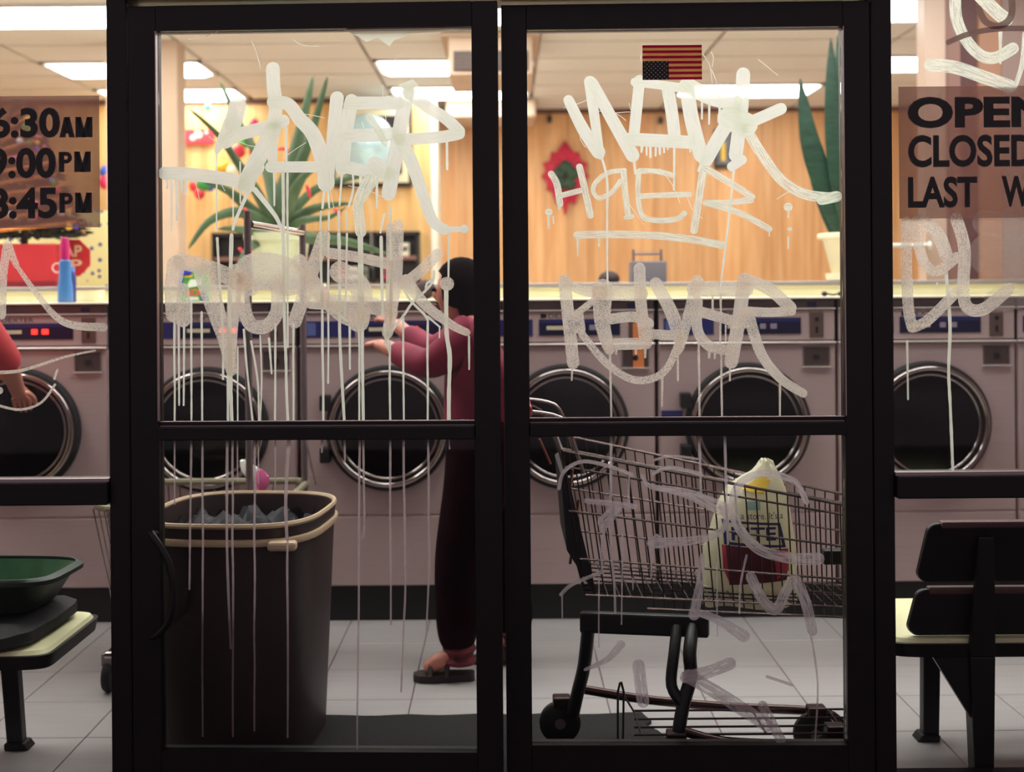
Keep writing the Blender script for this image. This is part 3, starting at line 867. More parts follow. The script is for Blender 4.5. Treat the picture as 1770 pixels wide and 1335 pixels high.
# right window
tagmesh('graffiti_tag', win2_up, M_p3, 'curved white paint strokes on the right window above the sign', [
    ([(1650, -20), (1652, 30), (1668, 68), (1694, 96), (1720, 100), (1750, 84)], 17), ([(1690, -10), (1722, 22), (1738, 34)], 20), ([(1608, 113), (1650, 117), (1700, 134), (1745, 150)], 19), ([(1772, 60), (1766, 110), (1754, 150)], (10, 6)), ([(1728, 55), (1728, 110)], (6, 3)),
], base=0)
tagmesh('graffiti_smear', win2_up, M_p6, None, [([(1638, 74), (1672, 60), (1720, 51), (1775, 50)], 9), ([(1690, 16), (1702, 38), (1722, 46), (1740, 38), (1748, 20), (1746, -10)], 11)], base=24)
tagmesh('graffiti_tag', win2_up, M_p2, 'looping pale paint strokes on the right window below the sign', [
    ([(1566, 385), (1566, 450), (1569, 530), (1576, 566)], 18), ([(1578, 566), (1605, 552), (1652, 505)], 17), ([(1582, 384), (1588, 430), (1602, 462), (1622, 468), (1652, 445)], 17), ([(1592, 382), (1620, 405), (1634, 440)], 22),
    ([(1652, 378), (1666, 430), (1664, 500), (1672, 532), (1700, 534), (1742, 500)], 20),
], base=0)
tagmesh('graffiti_smear', win2_up, M_p7, None, [([(1700, 385), (1790, 400)], 40), ([(1710, 440), (1790, 450)], 70), ([(1720, 520), (1790, 505)], 40)], base=20)
tagmesh('paint_drips', win2_up, M_p4, None, drip=[([(1634, 470), (1640, 560), (1638, 640), (1645, 815)], 6), ([(1567, 590), (1568, 690)], 4), V(1618, 490, 500, 4)], base=24)
# left window
tagmesh('graffiti_smear', win1_up, M_p2, 'thin looping paint scratches on the left window', [([(14, 425), (30, 460)], (16, 9)), ([(30, 460), (60, 502), (95, 545), (126, 562), (180, 566)], (7, 14)), ([(12, 432), (6, 480), (4, 545)], 14), ([(-5, 644), (40, 640), (110, 618), (165, 606)], (6, 3)), ([(-5, 700), (35, 708), (72, 696), (96, 665)], 4), ([(95, 655), (100, 640)], 4)], discs=[(0, 675, 6)], base=0)
# peeling film with a ceiling lamp's edge painted in, and hairline scratches on glass
mb = MB()
for poly, ly in (([(594, 54), (612, 52), (816, 48), (816, 55), (780, 58), (752, 60), (706, 62), (700, 68), (684, 73), (675, 84), (655, 69), (636, 76), (620, 66)], 1), ([(678, 112), (692, 96), (682, 110)], 2), ([(706, 160), (690, 150), (716, 140), (726, 152)], 3)):
    q = [P(x, y, 3.0) for x, y in poly]
    k = len(mb.v)
    mb.add([(v.x, -.0045 - ly * 1e-4, v.z) for v in q], [tuple(range(len(q)))])
    for i in range(len(q)): mb.uv[k + i] = (0, 0)
mb.build('peel_and_light_edge', M_p4, d1_up)
for pane, seed, rect in ((d1_up, 1, (280, 60, 810, 400)), (d2_up, 2, (920, 60, 1450, 420))):
    random.seed(seed)
    mb = MB()
    for k in range(16):
        x, y = random.uniform(rect[0] + 40, rect[2] - 90), random.uniform(rect[1] + 5, rect[3] - 60)
        a = random.uniform(-.6, 1.6); l = random.uniform(25, 75); cv = random.uniform(-18, 18)
        ribbon(mb, [(x, y), (x + l * .5 * math.cos(a) + cv * .4, y + l * .5 * math.sin(a) - cv * .4), (x + l * math.cos(a), y + l * math.sin(a))], 1.0, 45, cap=False, step=10)
    mb.build('scratches', M_p1, pane)
random.seed(11)

# ---- opening hours signs, behind the glass
M_film = paint_mat('sign_film', (136, 94, 84), .58, 0, 0, .7)
M_film2 = mat('sign_letter_black', (16, 14, 15), .6)
M_film3 = mat('sign_letter_edge', (168, 128, 118), .6)
def block_letters(name, txt, x0, x1, z0, z1, y, grow, m, parent):
    """bold sans capitals A, M, P drawn as strokes"""
    mb = MB()
    W_, H_ = x1 - x0, z1 - z0
    wid = {'A': .45, 'P': .40, 'M': .50}
    gap = 1 - wid[txt[0]] - wid[txt[1]]
    xs = x0
    def bar_(ax, az, bx, bz, t):
        mb.prism([(ax - t - grow, az - grow), (ax + t + grow, az - grow), (bx + t + grow, bz + grow), (bx - t - grow, bz + grow)], y, y + .0003)
    for ch in txt:
        w = wid[ch] * W_
        t = .075 * W_
        l, r_ = xs, xs + w
        if ch == 'M':
            bar_(l + t, z0, l + t, z1, t); bar_(r_ - t, z0, r_ - t, z1, t)
            mid = (l + r_) / 2
            bar_(mid, z0, l + t, z1, t * .9); bar_(mid, z0, r_ - t, z1, t * .9)
        elif ch == 'A':
            mid = (l + r_) / 2
            bar_(l + t, z0, mid, z1, t); bar_(r_ - t, z0, mid, z1, t)
            mb.box(l + w * .25, r_ - w * .25, y, y + .0003, z0 + H_ * .2 - grow, z0 + H_ * .36 + grow)
        else:
            bar_(l + t, z0, l + t, z1, t)
            cz, R, cx = z0 + H_ * .72, H_ * .28, r_ - H_ * .28
            mb.box(l + t, cx, y, y + .0003, z1 - H_ * .16 - grow, z1 + grow)
            mb.box(l + t, cx, y, y + .0003, z0 + H_ * .44 - grow, z0 + H_ * .60 + grow)
            n = 12
            o_ = [(cx + (R + grow) * math.cos(a), cz + (R + grow) * math.sin(a)) for a in [-math.pi / 2 + math.pi * k / n for k in range(n + 1)]]
            i_ = [(cx + (R - H_ * .16 - grow) * .9 * math.cos(a), cz + (R - H_ * .16 - grow) * math.sin(a)) for a in [-math.pi / 2 + math.pi * k / n for k in range(n + 1)]]
            for k in range(n):
                mb.prism([i_[k], o_[k], o_[k + 1], i_[k + 1]], y, y + .0003)
        xs += w + gap * W_
    return mb.build(name, m, parent)
def sign(name, px0, py0, px1, py1, label, rows):
    a, b = P(px0, py0, 3.005), P(px1, py1, 3.005)
    r = thing(name, ((a.x + b.x) / 2, .0045, b.z), label, 'sign', 'opening hours signs on the windows')
    MB().box(a.x, b.x, .0050, .0056, b.z, a.z).build('film', M_film, r)
    for txt, x0, y0, x1, y1, bold in rows:
        p, q = P(x0, y0, 3.0), P(x1, y1, 3.0)
        if txt in ('AM', 'PM'):
            for grow, yy, mm, nm in ((.0014, .0046, M_film3, 'lettering_edge'), (0, .0041, M_film2, 'lettering')):
                block_letters(nm, txt, p.x, q.x, q.z, p.z, yy, grow, mm, r)
            continue
        text_mesh('lettering_edge', txt, p.x, q.x, q.z, p.z, .0046, M_film3, r, bold, grow=.0016)
        text_mesh('lettering', txt, p.x, q.x, q.z, p.z, .0041, M_film2, r, bold)
    return r
sign('hours_sign', -190, 168, 173, 393, 'brown translucent sign with opening times, left of the doors', [
    ('6:30', -18, 186, 102, 237, .035), ('AM', 102, 203, 158, 236, .012), ('9:00', -22, 256, 95, 308, .035), ('PM', 101, 263, 155, 296, .012), ('8:45', -22, 325, 97, 377, .035), ('PM', 102, 334, 157, 367, .012)])
sign('hours_sign', 1553, 150, 1960, 375, 'brown translucent sign with the words OPEN, CLOSED and LAST, right of the doors', [
    ('OPEN', 1570, 168, 1818, 219, .04), ('CLOSED', 1571, 234, 1790, 287, .03), ('LAST', 1571, 306, 1690, 358, .03), ('WASH', 1733, 304, 1862, 356, .03)])

# ---- flag sticker, upside down
f0, f1 = P(1110, 79, 3.0), P(1213, 138, 3.0)
fl = thing('flag_sticker', ((f0.x + f1.x) / 2, -.004, f1.z), 'small striped flag sticker upside down at the top of the right door', 'sticker')
M_fr = paint_mat('flag_crimson', (172, 52, 92), .97, 0, 0, .85); M_ft = paint_mat('flag_tan', (206, 170, 130), .97, 0, 0, .85); M_fb = mat('flag_navy', (22, 24, 34), .6)
st = (f0.z - f1.z) / 13
for k in range(13):
    MB().box(f0.x, f1.x, -.0046, -.0041, f1.z + k * st, f1.z + (k + 1) * st).build('stripe', M_fr if k % 2 == 0 else M_ft, fl)
cx1 = f0.x + (f1.x - f0.x) * .44
cn = MB().box(f0.x, cx1, -.0052, -.0047, f1.z, f1.z + 7 * st).build('canton', M_fb, fl)
M_star = mat('flag_star', (190, 176, 150), .6)
sm = MB()
for rr in range(9):
    for cc in range(6 if rr % 2 == 0 else 5):
        x = f0.x + (cx1 - f0.x) * ((cc + (.5 if rr % 2 == 0 else 1.0)) / 6); z = f1.z + 7 * st * (rr + .5) / 9
        pts = []
        for k in range(10):
            w = -math.pi / 2 + k * math.pi / 5; q = .0026 if k % 2 == 0 else .0011
            pts.append((x + q * math.cos(w), z + q * math.sin(w)))
        sm.prism(pts, -.0056, -.0053)
sm.build('stars', M_star, cn)

# ================================================================== TRASH BIN (rounded rectangular tub)
def rrect(cx, cy, hx, hy, z, rot=0.0, n=40, e=3.2):
    out = []
    for k in range(n):
        w = 2 * math.pi * k / n
        c, s = math.cos(w), math.sin(w)
        x = hx * math.copysign(abs(c) ** (2 / e), c); y = hy * math.copysign(abs(s) ** (2 / e), s)
        out.append(Vector((cx + x * math.cos(rot) - y * math.sin(rot), cy + x * math.sin(rot) + y * math.cos(rot), z)))
    return out
bc = (-.752, .455)
M_bin = mat('brown_bin_plastic', (52, 38, 37), .5, 0, .12, 5)
M_binrim = mat('tan_bin_rim', (196, 168, 138), .45)
bn = thing('trash_bin', (bc[0], bc[1], 0), 'tall brown plastic trash bin with a tan rim behind the left door', 'trash bin')
rt = math.radians(-5)
S = lambda z, k, e=3.2: rrect(bc[0], bc[1], .245 * k, .275 * k, z, rt, e=e)
MB().loft([S(.0, .84), S(.02, .87), S(.52, .965), S(.60, .98), S(.615, .985), S(.655, 1.0), S(.655, .955), S(.60, .93), S(.12, .84), S(.10, .80)]).build('tub', M_bin, bn, smooth=True)
rim = []
for (kk, z) in [(1.0, .652), (1.012, .658), (1.0, .665), (.975, .665), (.96, .659), (.97, .652)]:
    rim.append(S(z, kk))
rim.append(rim[0])
MB().loft(rim, cap=False).build('rim', M_binrim, bn, smooth=True)
rim = [S(.608, .99), S(.606, 1.02), S(.614, 1.028), S(.622, 1.02), S(.624, .99), S(.608, .99)]
MB().loft(rim, cap=False).build('lower_rim', M_binrim, bn, smooth=True)
MB().box(bc[0] + .125, bc[0] + .20, bc[1] - .300, bc[1] - .262, .597, .622).build('handle_grip', M_binrim, bn, bevel=.008)
# crumpled black liner and refuse
bag = MB()
N = 26
vs, fs = [], []
for i in range(N):
    for j in range(N):
        a, b = -1 + 2 * i / (N - 1), -1 + 2 * j / (N - 1)
        sc_ = .84 / max(1e-6, (abs(a) ** 3.2 + abs(b) ** 3.2) ** (1 / 3.2)) * max(abs(a), abs(b)) if (a or b) else 0
        x, y = a * .245 * min(1, sc_ / max(abs(a), abs(b), 1e-6)) * .98, b * .275 * min(1, sc_ / max(abs(a), abs(b), 1e-6)) * .98
        z = .598 + .03 * math.sin(9 * a + 3 * b) * math.cos(7 * b - 2 * a) + random.uniform(-.018, .018)
        vs.append((bc[0] + x, bc[1] + y, z))
for i in range(N - 1):
    for j in range(N - 1):
        fs.append((i * N + j, (i + 1) * N + j, (i + 1) * N + j + 1, i * N + j + 1))
bag.add(vs, fs).build('liner_bag', mat('black_bag_film', (30, 26, 32), .6, 0, .3, 10, spec=.2), bn, smooth=True)

# ================================================================== LAUNDRY CART with hanging rail, behind the bin
lc = thing('laundry_cart', (-1.0, 1.05, 0), 'wheeled laundry cart with a chrome hanging rail behind the trash bin', 'laundry cart')
X0, X1, Y0, Y1 = -1.30, -.71, .80, 1.34
M_post = mat('grey_rail_post', (128, 114, 116), .35, .4)
for y, zt in ((.775, 1.53), (1.27, 1.515)):
    xx = P(428, 400, .775 + 3).x if y < 1 else P(523, 400, 1.27 + 3).x
    MB().tube([(xx, y, .12), (xx, y, zt)], .0115, 12).build('post', M_post, lc, smooth=True)
MB().tube([P(432, 388, 3.775), P(522, 403, 4.27)], .013, 12).build('hanging_rail', M_chrome, lc, smooth=True)
M_olive = mat('olive_rim_plastic', (136, 128, 104), .5)
rimp = [Vector((X0 + .04, Y0, .60)), Vector((X1 - .04, Y0, .60)), Vector((X1, Y0 + .04, .60)), Vector((X1, Y1 - .04, .60)), Vector((X1 - .04, Y1, .60)), Vector((X0 + .04, Y1, .60)), Vector((X0, Y1 - .04, .60)), Vector((X0, Y0 + .04, .60))]
MB().tube(rimp, .012, 8, closed=True).build('basket_rim', M_olive, lc, smooth=True)
bs = MB()
for k in range(15):
    x = X0 + (X1 - X0) * k / 14; x2 = X0 + .05 + (X1 - X0 - .1) * k / 14
    bs.tube([(x, Y0, .60), (x2, Y0 + .05, .26), (x2, Y1 - .05, .26), (x, Y1, .60)], .0025, 5)
for k in range(13):
    y = Y0 + (Y1 - Y0) * k / 12; y2 = Y0 + .05 + (Y1 - Y0 - .1) * k / 12
    bs.tube([(X0, y, .60), (X0 + .05, y2, .26), (X1 - .05, y2, .26), (X1, y, .60)], .0025, 5)
bs.build('wire_basket', M_chrome, lc)
for a in range(2):
    pass
bf = MB().tube([(X0 + .03, Y0 + .03, .13), (X1 - .03, Y0 + .03, .13), (X1 - .03, Y1 - .03, .13), (X0 + .03, Y1 - .03, .13)], .012, 8, closed=True)
bf.build('base_frame', M_chrome, lc, smooth=True)
for x in (X0 + .02, X1 - .02):
    for y in (Y0 + .08, Y1 - .03):
        c = MB().lathe([(.001, -.013), (.045, -.013), (.05, -.006), (.05, .006), (.045, .013), (.001, .013)], (x, y, .05), 'X', 24).build('caster_wheel', M_rubber, lc, smooth=True)
        MB().box(x - .02, x + .02, y - .02, y + .02, .085, .125).build('caster_fork', M_post, c, bevel=.004)
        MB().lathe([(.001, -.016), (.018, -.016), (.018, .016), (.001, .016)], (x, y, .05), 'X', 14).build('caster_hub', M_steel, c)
for x in (X0 + .05, X1 - .05):
    MB().tube([(x, Y0 + .06, .13), (x, Y0 + .06, .27)], .008, 6).build('support', M_chrome, lc)
MB().tube([P(520, 720, 4.27), P(545, 838, 4.20)], .004, 6).build('brace_wire', M_chrome, lc)
def cloth_heap(name, pts, r, m, label, cat, parent=None):
    mb = MB()
    rings = []
    n = len(pts)
    for i, p in enumerate(pts):
        t = i / (n - 1)
        rr = r * (math.sin(math.pi * (.12 + .8 * t)) ** .7)
        rings.append([Vector(p) + Vector((rr * math.cos(w) * (1 + .25 * math.sin(3 * w + i)), .8 * rr * math.sin(w), .25 * rr * math.sin(2 * w + i))) for w in [2 * math.pi * k / 14 for k in range(14)]])
    o = mb.loft(rings).build(name, m, parent, smooth=True)
    if label: tag(o, label, cat)
    return o
cloth_heap('garment', [P(444, 850, 4.02), P(440, 830, 4.02), P(430, 812, 4.02), P(421, 796, 4.03)], .028, mat('white_cloth', (214, 214, 208), .85), 'white cloth corner sticking up from the laundry cart', 'garment')
cloth_heap('garment', [P(451, 850, 3.95), P(453, 838, 3.95), P(452, 826, 3.95), P(449, 812, 3.95)], .022, mat('pink_cloth', (236, 112, 168), .8), 'small pink cloth tip sticking up from the laundry cart', 'garment')
cloth_heap('garment', [(-1.12, 1.05, .27), (-1.1, 1.04, .40), (-1.08, 1.04, .5), (-1.05, 1.03, .57)], .17, mat('olive_speckled_cloth', (122, 112, 96), .85, 0, .45, 90), 'olive speckled bundle of washing inside the laundry cart', 'garment')

# ================================================================== SHOPPING CART
sc = thing('shopping_cart', (.55, .3, 0), 'wire shopping cart with black legs behind the right door', 'shopping cart')
ND, FD = .125, .50
M_wire = mat('cart_wire_chrome', (178, 158, 152), .25, .9)
M_wired = mat('cart_wire_dark', (52, 40, 40), .4, .6)
LN = [((.288, .83), (.869, .71)), ((.303, .79), (.869, .684)), ((.157, .705), (.869, .601)), ((.185, .58), (.87, .514)), ((.207, .486), (.87, .441))]
def zl(k, x):
    (a, b), (c, d) = LN[k]
    return b + (d - b) * (x - a) / (c - a)
XS = [.145, .15, .16, .185, .20]       # slanting rear end
XN = .955
def side(yf, name):
    g1 = MB(); g2 = MB()
    for k in range(5):
        g1.tube([(XS[k], yf(XS[k]), zl(k, XS[k])), (XN, yf(XN), zl(k, XN))], .0042 if k in (0,) else .0032, 6)
    g1.tube([(XS[4] + .16, yf(XS[4]), zl(4, XS[4] + .16) - .026), (XN, yf(XN), zl(4, XN) - .026)], .0032, 6)
    for k in range(30):
        t = k / 29
        xt = XS[0] + (XN - XS[0]) * t
        xb = XS[4] + (XN - XS[4]) * t
        g2.tube([(xt, yf(xt), zl(0, xt)), (xb, yf(xb), zl(4, xb) - (.026 if xb > .36 else 0))], .0021, 5)
    g1.build('basket_rail', M_wire, sc); g2.build('basket_wire', M_wired, sc)
yn = lambda x: ND + .05 * (x - .2)
yf_ = lambda x: FD - .12 * (x - .2)
side(yn, 'near'); side(yf_, 'far')
g = MB()
for k in range(26):                      # floor wires across and along
    x = XS[4] + (XN - XS[4]) * k / 25
    g.tube([(x, yn(x), zl(4, x)), (x, yf_(x), zl(4, x))], .0019, 5)
for k in range(1, 7):
    t = k / 7
    g.tube([(x, yn(x) + (yf_(x) - yn(x)) * t, zl(4, x)) for x in (XS[4], XN)], .0022, 5)
g.build('basket_floor', M_wired, sc)
g = MB()
for k in range(9):
    t = k / 8
    g.tube([(XN, yn(XN) + (yf_(XN) - yn(XN)) * t, zl(0, XN)), (XN, yn(XN) + (yf_(XN) - yn(XN)) * t, zl(4, XN))], .0019, 5)
for k in range(5):
    g.tube([(XN, yn(XN), zl(k, XN)), (XN, yf_(XN), zl(k, XN))], .003, 5)
g.build('basket_nose', M_wire, sc)
g = MB()
for k in range(11):
    t = k / 10
    a = Vector((XS[0], yn(.15) + (yf_(.15) - yn(.15)) * t, zl(0, XS[0]))); b = Vector((XS[4], a.y, zl(4, XS[4])))
    g.tube([a, b], .002, 5)
g.tube([(XS[0], yn(.15), zl(0, XS[0])), (XS[0], yf_(.15), zl(0, XS[0]))], .004, 6)
g.build('rear_gate', M_wired, sc)
# folded child seat flap
g = MB()
for (xa, za, xb, zb, y) in ((.175, .80, .160, .70, .2), (.19, .72, .178, .62, .2), (.18, .64, .166, .55, .2), (.09, .87, .12, .80, .3)):
    g.tube([(xa, y, za), (xb, y, zb)], .004, 5)
g.build('child_strap', mat('cart_seat_wire', (150, 96, 80), .35, .8), sc)
MB().hexa([(.155, yn(.15) + .01, .60), (.235, yn(.15) + .01, .47), (.235, yf_(.15) - .01, .47), (.155, yf_(.15) - .01, .60)], [(.14, yn(.15) + .01, .80), (.155, yn(.15) + .01, .81), (.155, yf_(.15) - .01, .81), (.14, yf_(.15) - .01, .80)]).build('seat_flap', M_black, sc)
# handle
MB().tube([(.052, ND - .01, .962), (.052, FD, .955)], .0175, 12).build('handle_grip', mat('red_grip', (196, 84, 84), .45), sc, smooth=True)
for y in (ND + .0, FD - .01):
    MB().tube(curve3([(.052, y, .962), (.12, y, .952), (.155, y, .93), (.18, y, .86), (.20, y, .80)], .02), .0055, 8).build('handle_arm', M_wire, sc, smooth=True)
    MB().tube(curve3([(.06, y, .945), (.10, y, .93), (.13, y, .88), (.15, y, .81)], .02), .004, 6).build('handle_arm', M_wire, sc, smooth=True)
# legs and base
legN = Vector((.505, .215, .385)); legF = Vector((.228, .30, .375))
u = (legN - legF).normalized(); nrm = Vector((-u.y, u.x, 0)) * .014
br = MB().hexa([legF - u * .03 - nrm + Vector((0, 0, -.035)), legN + u * .03 - nrm + Vector((0, 0, -.035)), legN + u * .03 + nrm + Vector((0, 0, -.035)), legF - u * .03 + nrm + Vector((0, 0, -.035))],
               [legF - u * .03 - nrm + Vector((0, 0, .022)), legN + u * .03 - nrm + Vector((0, 0, .022)), legN + u * .03 + nrm + Vector((0, 0, .022)), legF - u * .03 + nrm + Vector((0, 0, .022))])
br.build('cross_bar', M_black, sc, bevel=.006)
def bar(name, pts, w):
    o = MB().tube(curve3(pts, .02), w, 10).build(name, M_black, sc, smooth=True)
    return o
bar('leg', [P(1017, 1085, 3.30), P(1010, 1150, 3.32), P(998, 1200, 3.35), P(990, 1236, 3.38)], .0185)
bar('leg', [P(1197, 1085, 3.21), P(1192, 1130, 3.14), P(1194, 1170, 3.14), P(1182, 1215, 3.13), P(1174, 1260, 3.12), P(1170, 1300, 3.12)], .0175)
bar('leg_brace', [P(1170, 1085, 3.21), P(1165, 1130, 3.16), P(1160, 1175, 3.15), P(1164, 1195, 3.14), P(1178, 1216, 3.13)], .015)
for c, nm in ((P(968, 1256, 3.40), 1), (P(1166, 1330, 3.12), 2), (P(1408, 1262, 3.30), 3), (P(1440, 1300, 3.16), 4)):
    c.z = .06
    wv = MB().lathe([(.001, -.015), (.05, -.015), (.058, -.008), (.058, .008), (.05, .015), (.001, .015)], (0, 0, 0), 'X', 28)
    wv.v = [Vector((p.y, p.x, p.z)) + c for p in wv.v]
    wh = wv.build('caster_wheel', M_rubber, sc, smooth=True)
    MB().box(c.x - .02, c.x + .03, c.y - .022, c.y + .022, c.z + .045, c.z + .075).build('caster_fork', mat('caster_brown', (58, 40, 38), .4, .5), wh, bevel=.005)
    hv = MB().lathe([(.001, -.018), (.015, -.018), (.015, .018), (.001, .018)], (0, 0, 0), 'X', 14)
    hv.v = [Vector((p.y, p.x, p.z)) + c for p in hv.v]
    hv.build('caster_hub', M_steel_dark, wh)
M_tubebr = mat('cart_base_tube', (74, 54, 52), .25, .8)
MB().tube(curve3([P(1008, 1192, 3.42), P(1120, 1210, 3.42), P(1250, 1222, 3.40), P(1380, 1228, 3.36), P(1425, 1232, 3.34), P(1450, 1246, 3.32), P(1462, 1268, 3.30)], .03), .0125, 10).build('base_tube', M_tubebr, sc, smooth=True)
MB().tube(curve3([P(1174, 1262, 3.12), P(1250, 1282, 3.12), P(1380, 1288, 3.14), P(1440, 1290, 3.16)], .03), .0125, 10).build('base_tube', M_tubebr, sc, smooth=True)
g = MB()
for k, (y, d) in enumerate(((1231, 3.30), (1250, 3.235), (1268, 3.175), (1286, 3.12))):
    a, b = P(1096, y, d), P(1458, y, d)
    a.z = b.z = .125
    g.tube([a, b], .003, 6)
for xx in (1096, 1300, 1430):
    g.tube([P(xx, 1231, 3.30).lerp(Vector((P(xx, 1231, 3.30).x, .30, .125)), 1), Vector((P(xx, 1231, 3.30).x, .12, .125))], .003, 6)
for a0, b0, c0, d0 in (((1068, 1290), (1068, 1196), (1072, 1180), 3.16), ((1077, 1290), (1078, 1196), (1074, 1180), 3.16)):
    g.tube([P(*a0, d0), P(*b0, d0), P(*c0, d0)], .003, 6)
g.tube([P(1074, 1180, 3.2), P(1080, 1205, 3.24), P(1096, 1231, 3.30)], .003, 6)
g.build('bottom_rack', M_wired, sc)
blk = P(1440, 962, 3.35)
MB().box(blk.x - .03, blk.x + .06, blk.y - .02, blk.y + .02, blk.z - .02, blk.z + .02).build('corner_bumper', M_black, sc, bevel=.004)

# ---- white plastic bag standing in the cart
prof = [(1052, 1212, 1372, .075), (1040, 1213, 1376, .082), (950, 1216, 1374, .085), (905, 1230, 1368, .08), (870, 1242, 1362, .07), (845, 1256, 1356, .058), (825, 1284, 1348, .04), (810, 1302, 1342, .026), (800, 1312, 1336, .016), (795, 1316, 1326, .007)]
bd = 3.33
rings = []
for (py, xa, xb, dep) in prof:
    a, b = P(xa, py, bd), P(xb, py, bd)
    cx, hx, z = (a.x + b.x) / 2, (b.x - a.x) / 2, a.z
    rings.append([Vector((cx + hx * math.copysign(abs(math.cos(w)) ** .8, math.cos(w)), a.y + dep * math.copysign(abs(math.sin(w)) ** .8, math.sin(w)) * (1 + .06 * math.sin(5 * w + py)), z + .006 * math.sin(4 * w + py))) for w in [2 * math.pi * k / 36 for k in range(36)]])
zlow = zl(4, .63) + .004
for v in rings[0]:
    v.z = zlow + .004
pb = thing('plastic_bag', (P(1295, 1050, bd).x, bd - 3, zlow), 'knotted white plastic shopping bag standing in the shopping cart', 'plastic bag')
M_bag = mat('white_bag_film', (232, 226, 200), .4, 0, .06, 9, bump=.25, trans=.35)
MB().loft(rings).build('bag_body', M_bag, pb, smooth=True)
def bagsurf(X, Z):
    best = None
    for i in range(len(rings) - 1):
        za, zb = sum(v.z for v in rings[i]) / 36, sum(v.z for v in rings[i + 1]) / 36
        if min(za, zb) - .002 <= Z <= max(za, zb) + .002:
            t = (Z - za) / (zb - za)
            xa = [min(v.x for v in rings[j]) for j in (i, i + 1)]; xb = [max(v.x for v in rings[j]) for j in (i, i + 1)]
            lo, hi = xa[0] + (xa[1] - xa[0]) * t, xb[0] + (xb[1] - xb[0]) * t
            dep = prof[i][3] + (prof[i + 1][3] - prof[i][3]) * t
            q = max(-.98, min(.98, (X - (lo + hi) / 2) / ((hi - lo) / 2)))
            return bd - 3 - dep * 1.06 * (1 - abs(q) ** 2.5) ** .4 - .004
    return bd - 3 - .09
def on_bag(name, m, poly, n=8):
    mb = MB()
    a, b, c, d = [P(x, y, bd - .06) for x, y in poly]
    vs = []
    for i in range(n + 1):
        for j in range(n + 1):
            s, t = i / n, j / n
            q = (a * (1 - s) + b * s) * (1 - t) + (d * (1 - s) + c * s) * t
            vs.append((q.x, bagsurf(q.x, q.z), q.z))
    fs = [(i * (n + 1) + j, (i + 1) * (n + 1) + j, (i + 1) * (n + 1) + j + 1, i * (n + 1) + j + 1) for i in range(n) for j in range(n)]
    return mb.add(vs, fs).build(name, m, pb)
M_bagblue = mat('bag_print_blue', (42, 40, 104), .5); M_bagyel = mat('bag_print_yellow', (232, 190, 60), .5)
M_bagmar = mat('bag_print_maroon', (92, 26, 40), .5); M_bagteal = mat('bag_print_teal', (150, 190, 176), .5); M_bagred = mat('bag_print_red', (190, 60, 84), .5)
on_bag('yellow_print', M_bagyel, [(1282, 846), (1316, 826), (1330, 826), (1304, 852)])
on_bag('yellow_print', M_bagyel, [(1306, 852), (1324, 830), (1334, 832), (1318, 854)])
on_bag('teal_print', M_bagteal, [(1288, 866), (1312, 866), (1312, 880), (1288, 880)])
on_bag('maroon_print', M_bagmar, [(1252, 940), (1358, 948), (1358, 1000), (1258, 1008)])
on_bag('red_print', M_bagred, [(1246, 940), (1252, 940), (1258, 1004), (1248, 980)])
on_bag('red_print', M_bagred, [(1332, 946), (1360, 946), (1362, 984), (1340, 998)])
for q in ([(1250, 898), (1346, 902), (1346, 906), (1250, 902)], [(1340, 902), (1346, 902), (1356, 944), (1350, 944)], [(1248, 898), (1252, 898), (1256, 936), (1250, 936)], [(1250, 934), (1355, 940), (1356, 944), (1250, 939)]):
    on_bag('box_print', M_bagblue, q, 6)
def bag_text(txt, x0, y0, x1, y1, b):
    p, q = P(x0, y0, bd - .06), P(x1, y1, bd - .06)
    text_mesh('bag_lettering', txt, p.x, q.x, q.z, p.z, 0, M_bagblue, pb, b, surf=bagsurf)
bag_text("a store. It's a", 1278, 884, 1352, 895, .0)
bag_text('RITE', 1262, 909, 1338, 931, .02)

# ================================================================== WAITING SEATS
def seat(name, xl, xr, post_x, label, cat='chair', near=.10, far=.53, left_round=True):
    r = thing(name, ((xl + xr) / 2, (near + far) / 2, 0), label, cat)
    sp = rrect((xl + xr) / 2, (near + far) / 2, (xr - xl) / 2, (far - near) / 2, .325, 0, 60, 14)
    st_ = rrect((xl + xr) / 2, (near + far) / 2, (xr - xl) / 2 + .006, (far - near) / 2 + .006, .36, 0, 60, 14)
    MB().loft([sp, st_]).build('seat_edge', M_black, r)
    s1 = rrect((xl + xr) / 2, (near + far) / 2, (xr - xl) / 2 - .004, (far - near) / 2 - .004, .360, 0, 60, 14)
    s2 = rrect((xl + xr) / 2, (near + far) / 2, (xr - xl) / 2 - .010, (far - near) / 2 - .010, .370, 0, 60, 14)
    MB().loft([s1, s2]).build('seat_pad', M_cream, r)
    return r
M_wedge = mat('worn_wood_edge', (96, 62, 60), .5, 0, .35, 14, stretch=(.3, 3, 1))
c1 = seat('waiting_seat', .985, 2.2, 1.21, 'black backed waiting seat with cream pad behind the right window')
def backpanel(parent, xa, xb, za, zb, ya, yb, th=.022):
    n = 10
    rr = .026
    poly = []
    for cx, cz, a0 in ((xb - rr, zb - rr, 0), (xa + rr + .016, zb - rr, 90), (xa + rr, za + rr, 180), (xb - rr, za + rr, 270)):
        for k in range(6):
            w = math.radians(a0 + 90 * k / 5)
            poly.append((cx + rr * math.cos(w), cz + rr * math.sin(w)))
    mb = MB().prism(poly, 0, th)
    for v in mb.v:
        v.y += ya + (yb - ya) * (v.z - za) / (zb - za)
    o = mb.build('back_panel', M_black, parent, bevel=.003, seg=1)
    e = MB().box(xa + .05, xb - .02, yb - .004, yb + th + .006, zb - .012, zb + .006).build('wood_edge', M_wedge, o, bevel=.005)
    return o
backpanel(c1, 1.035, 2.15, .374, .495, .125, .112)
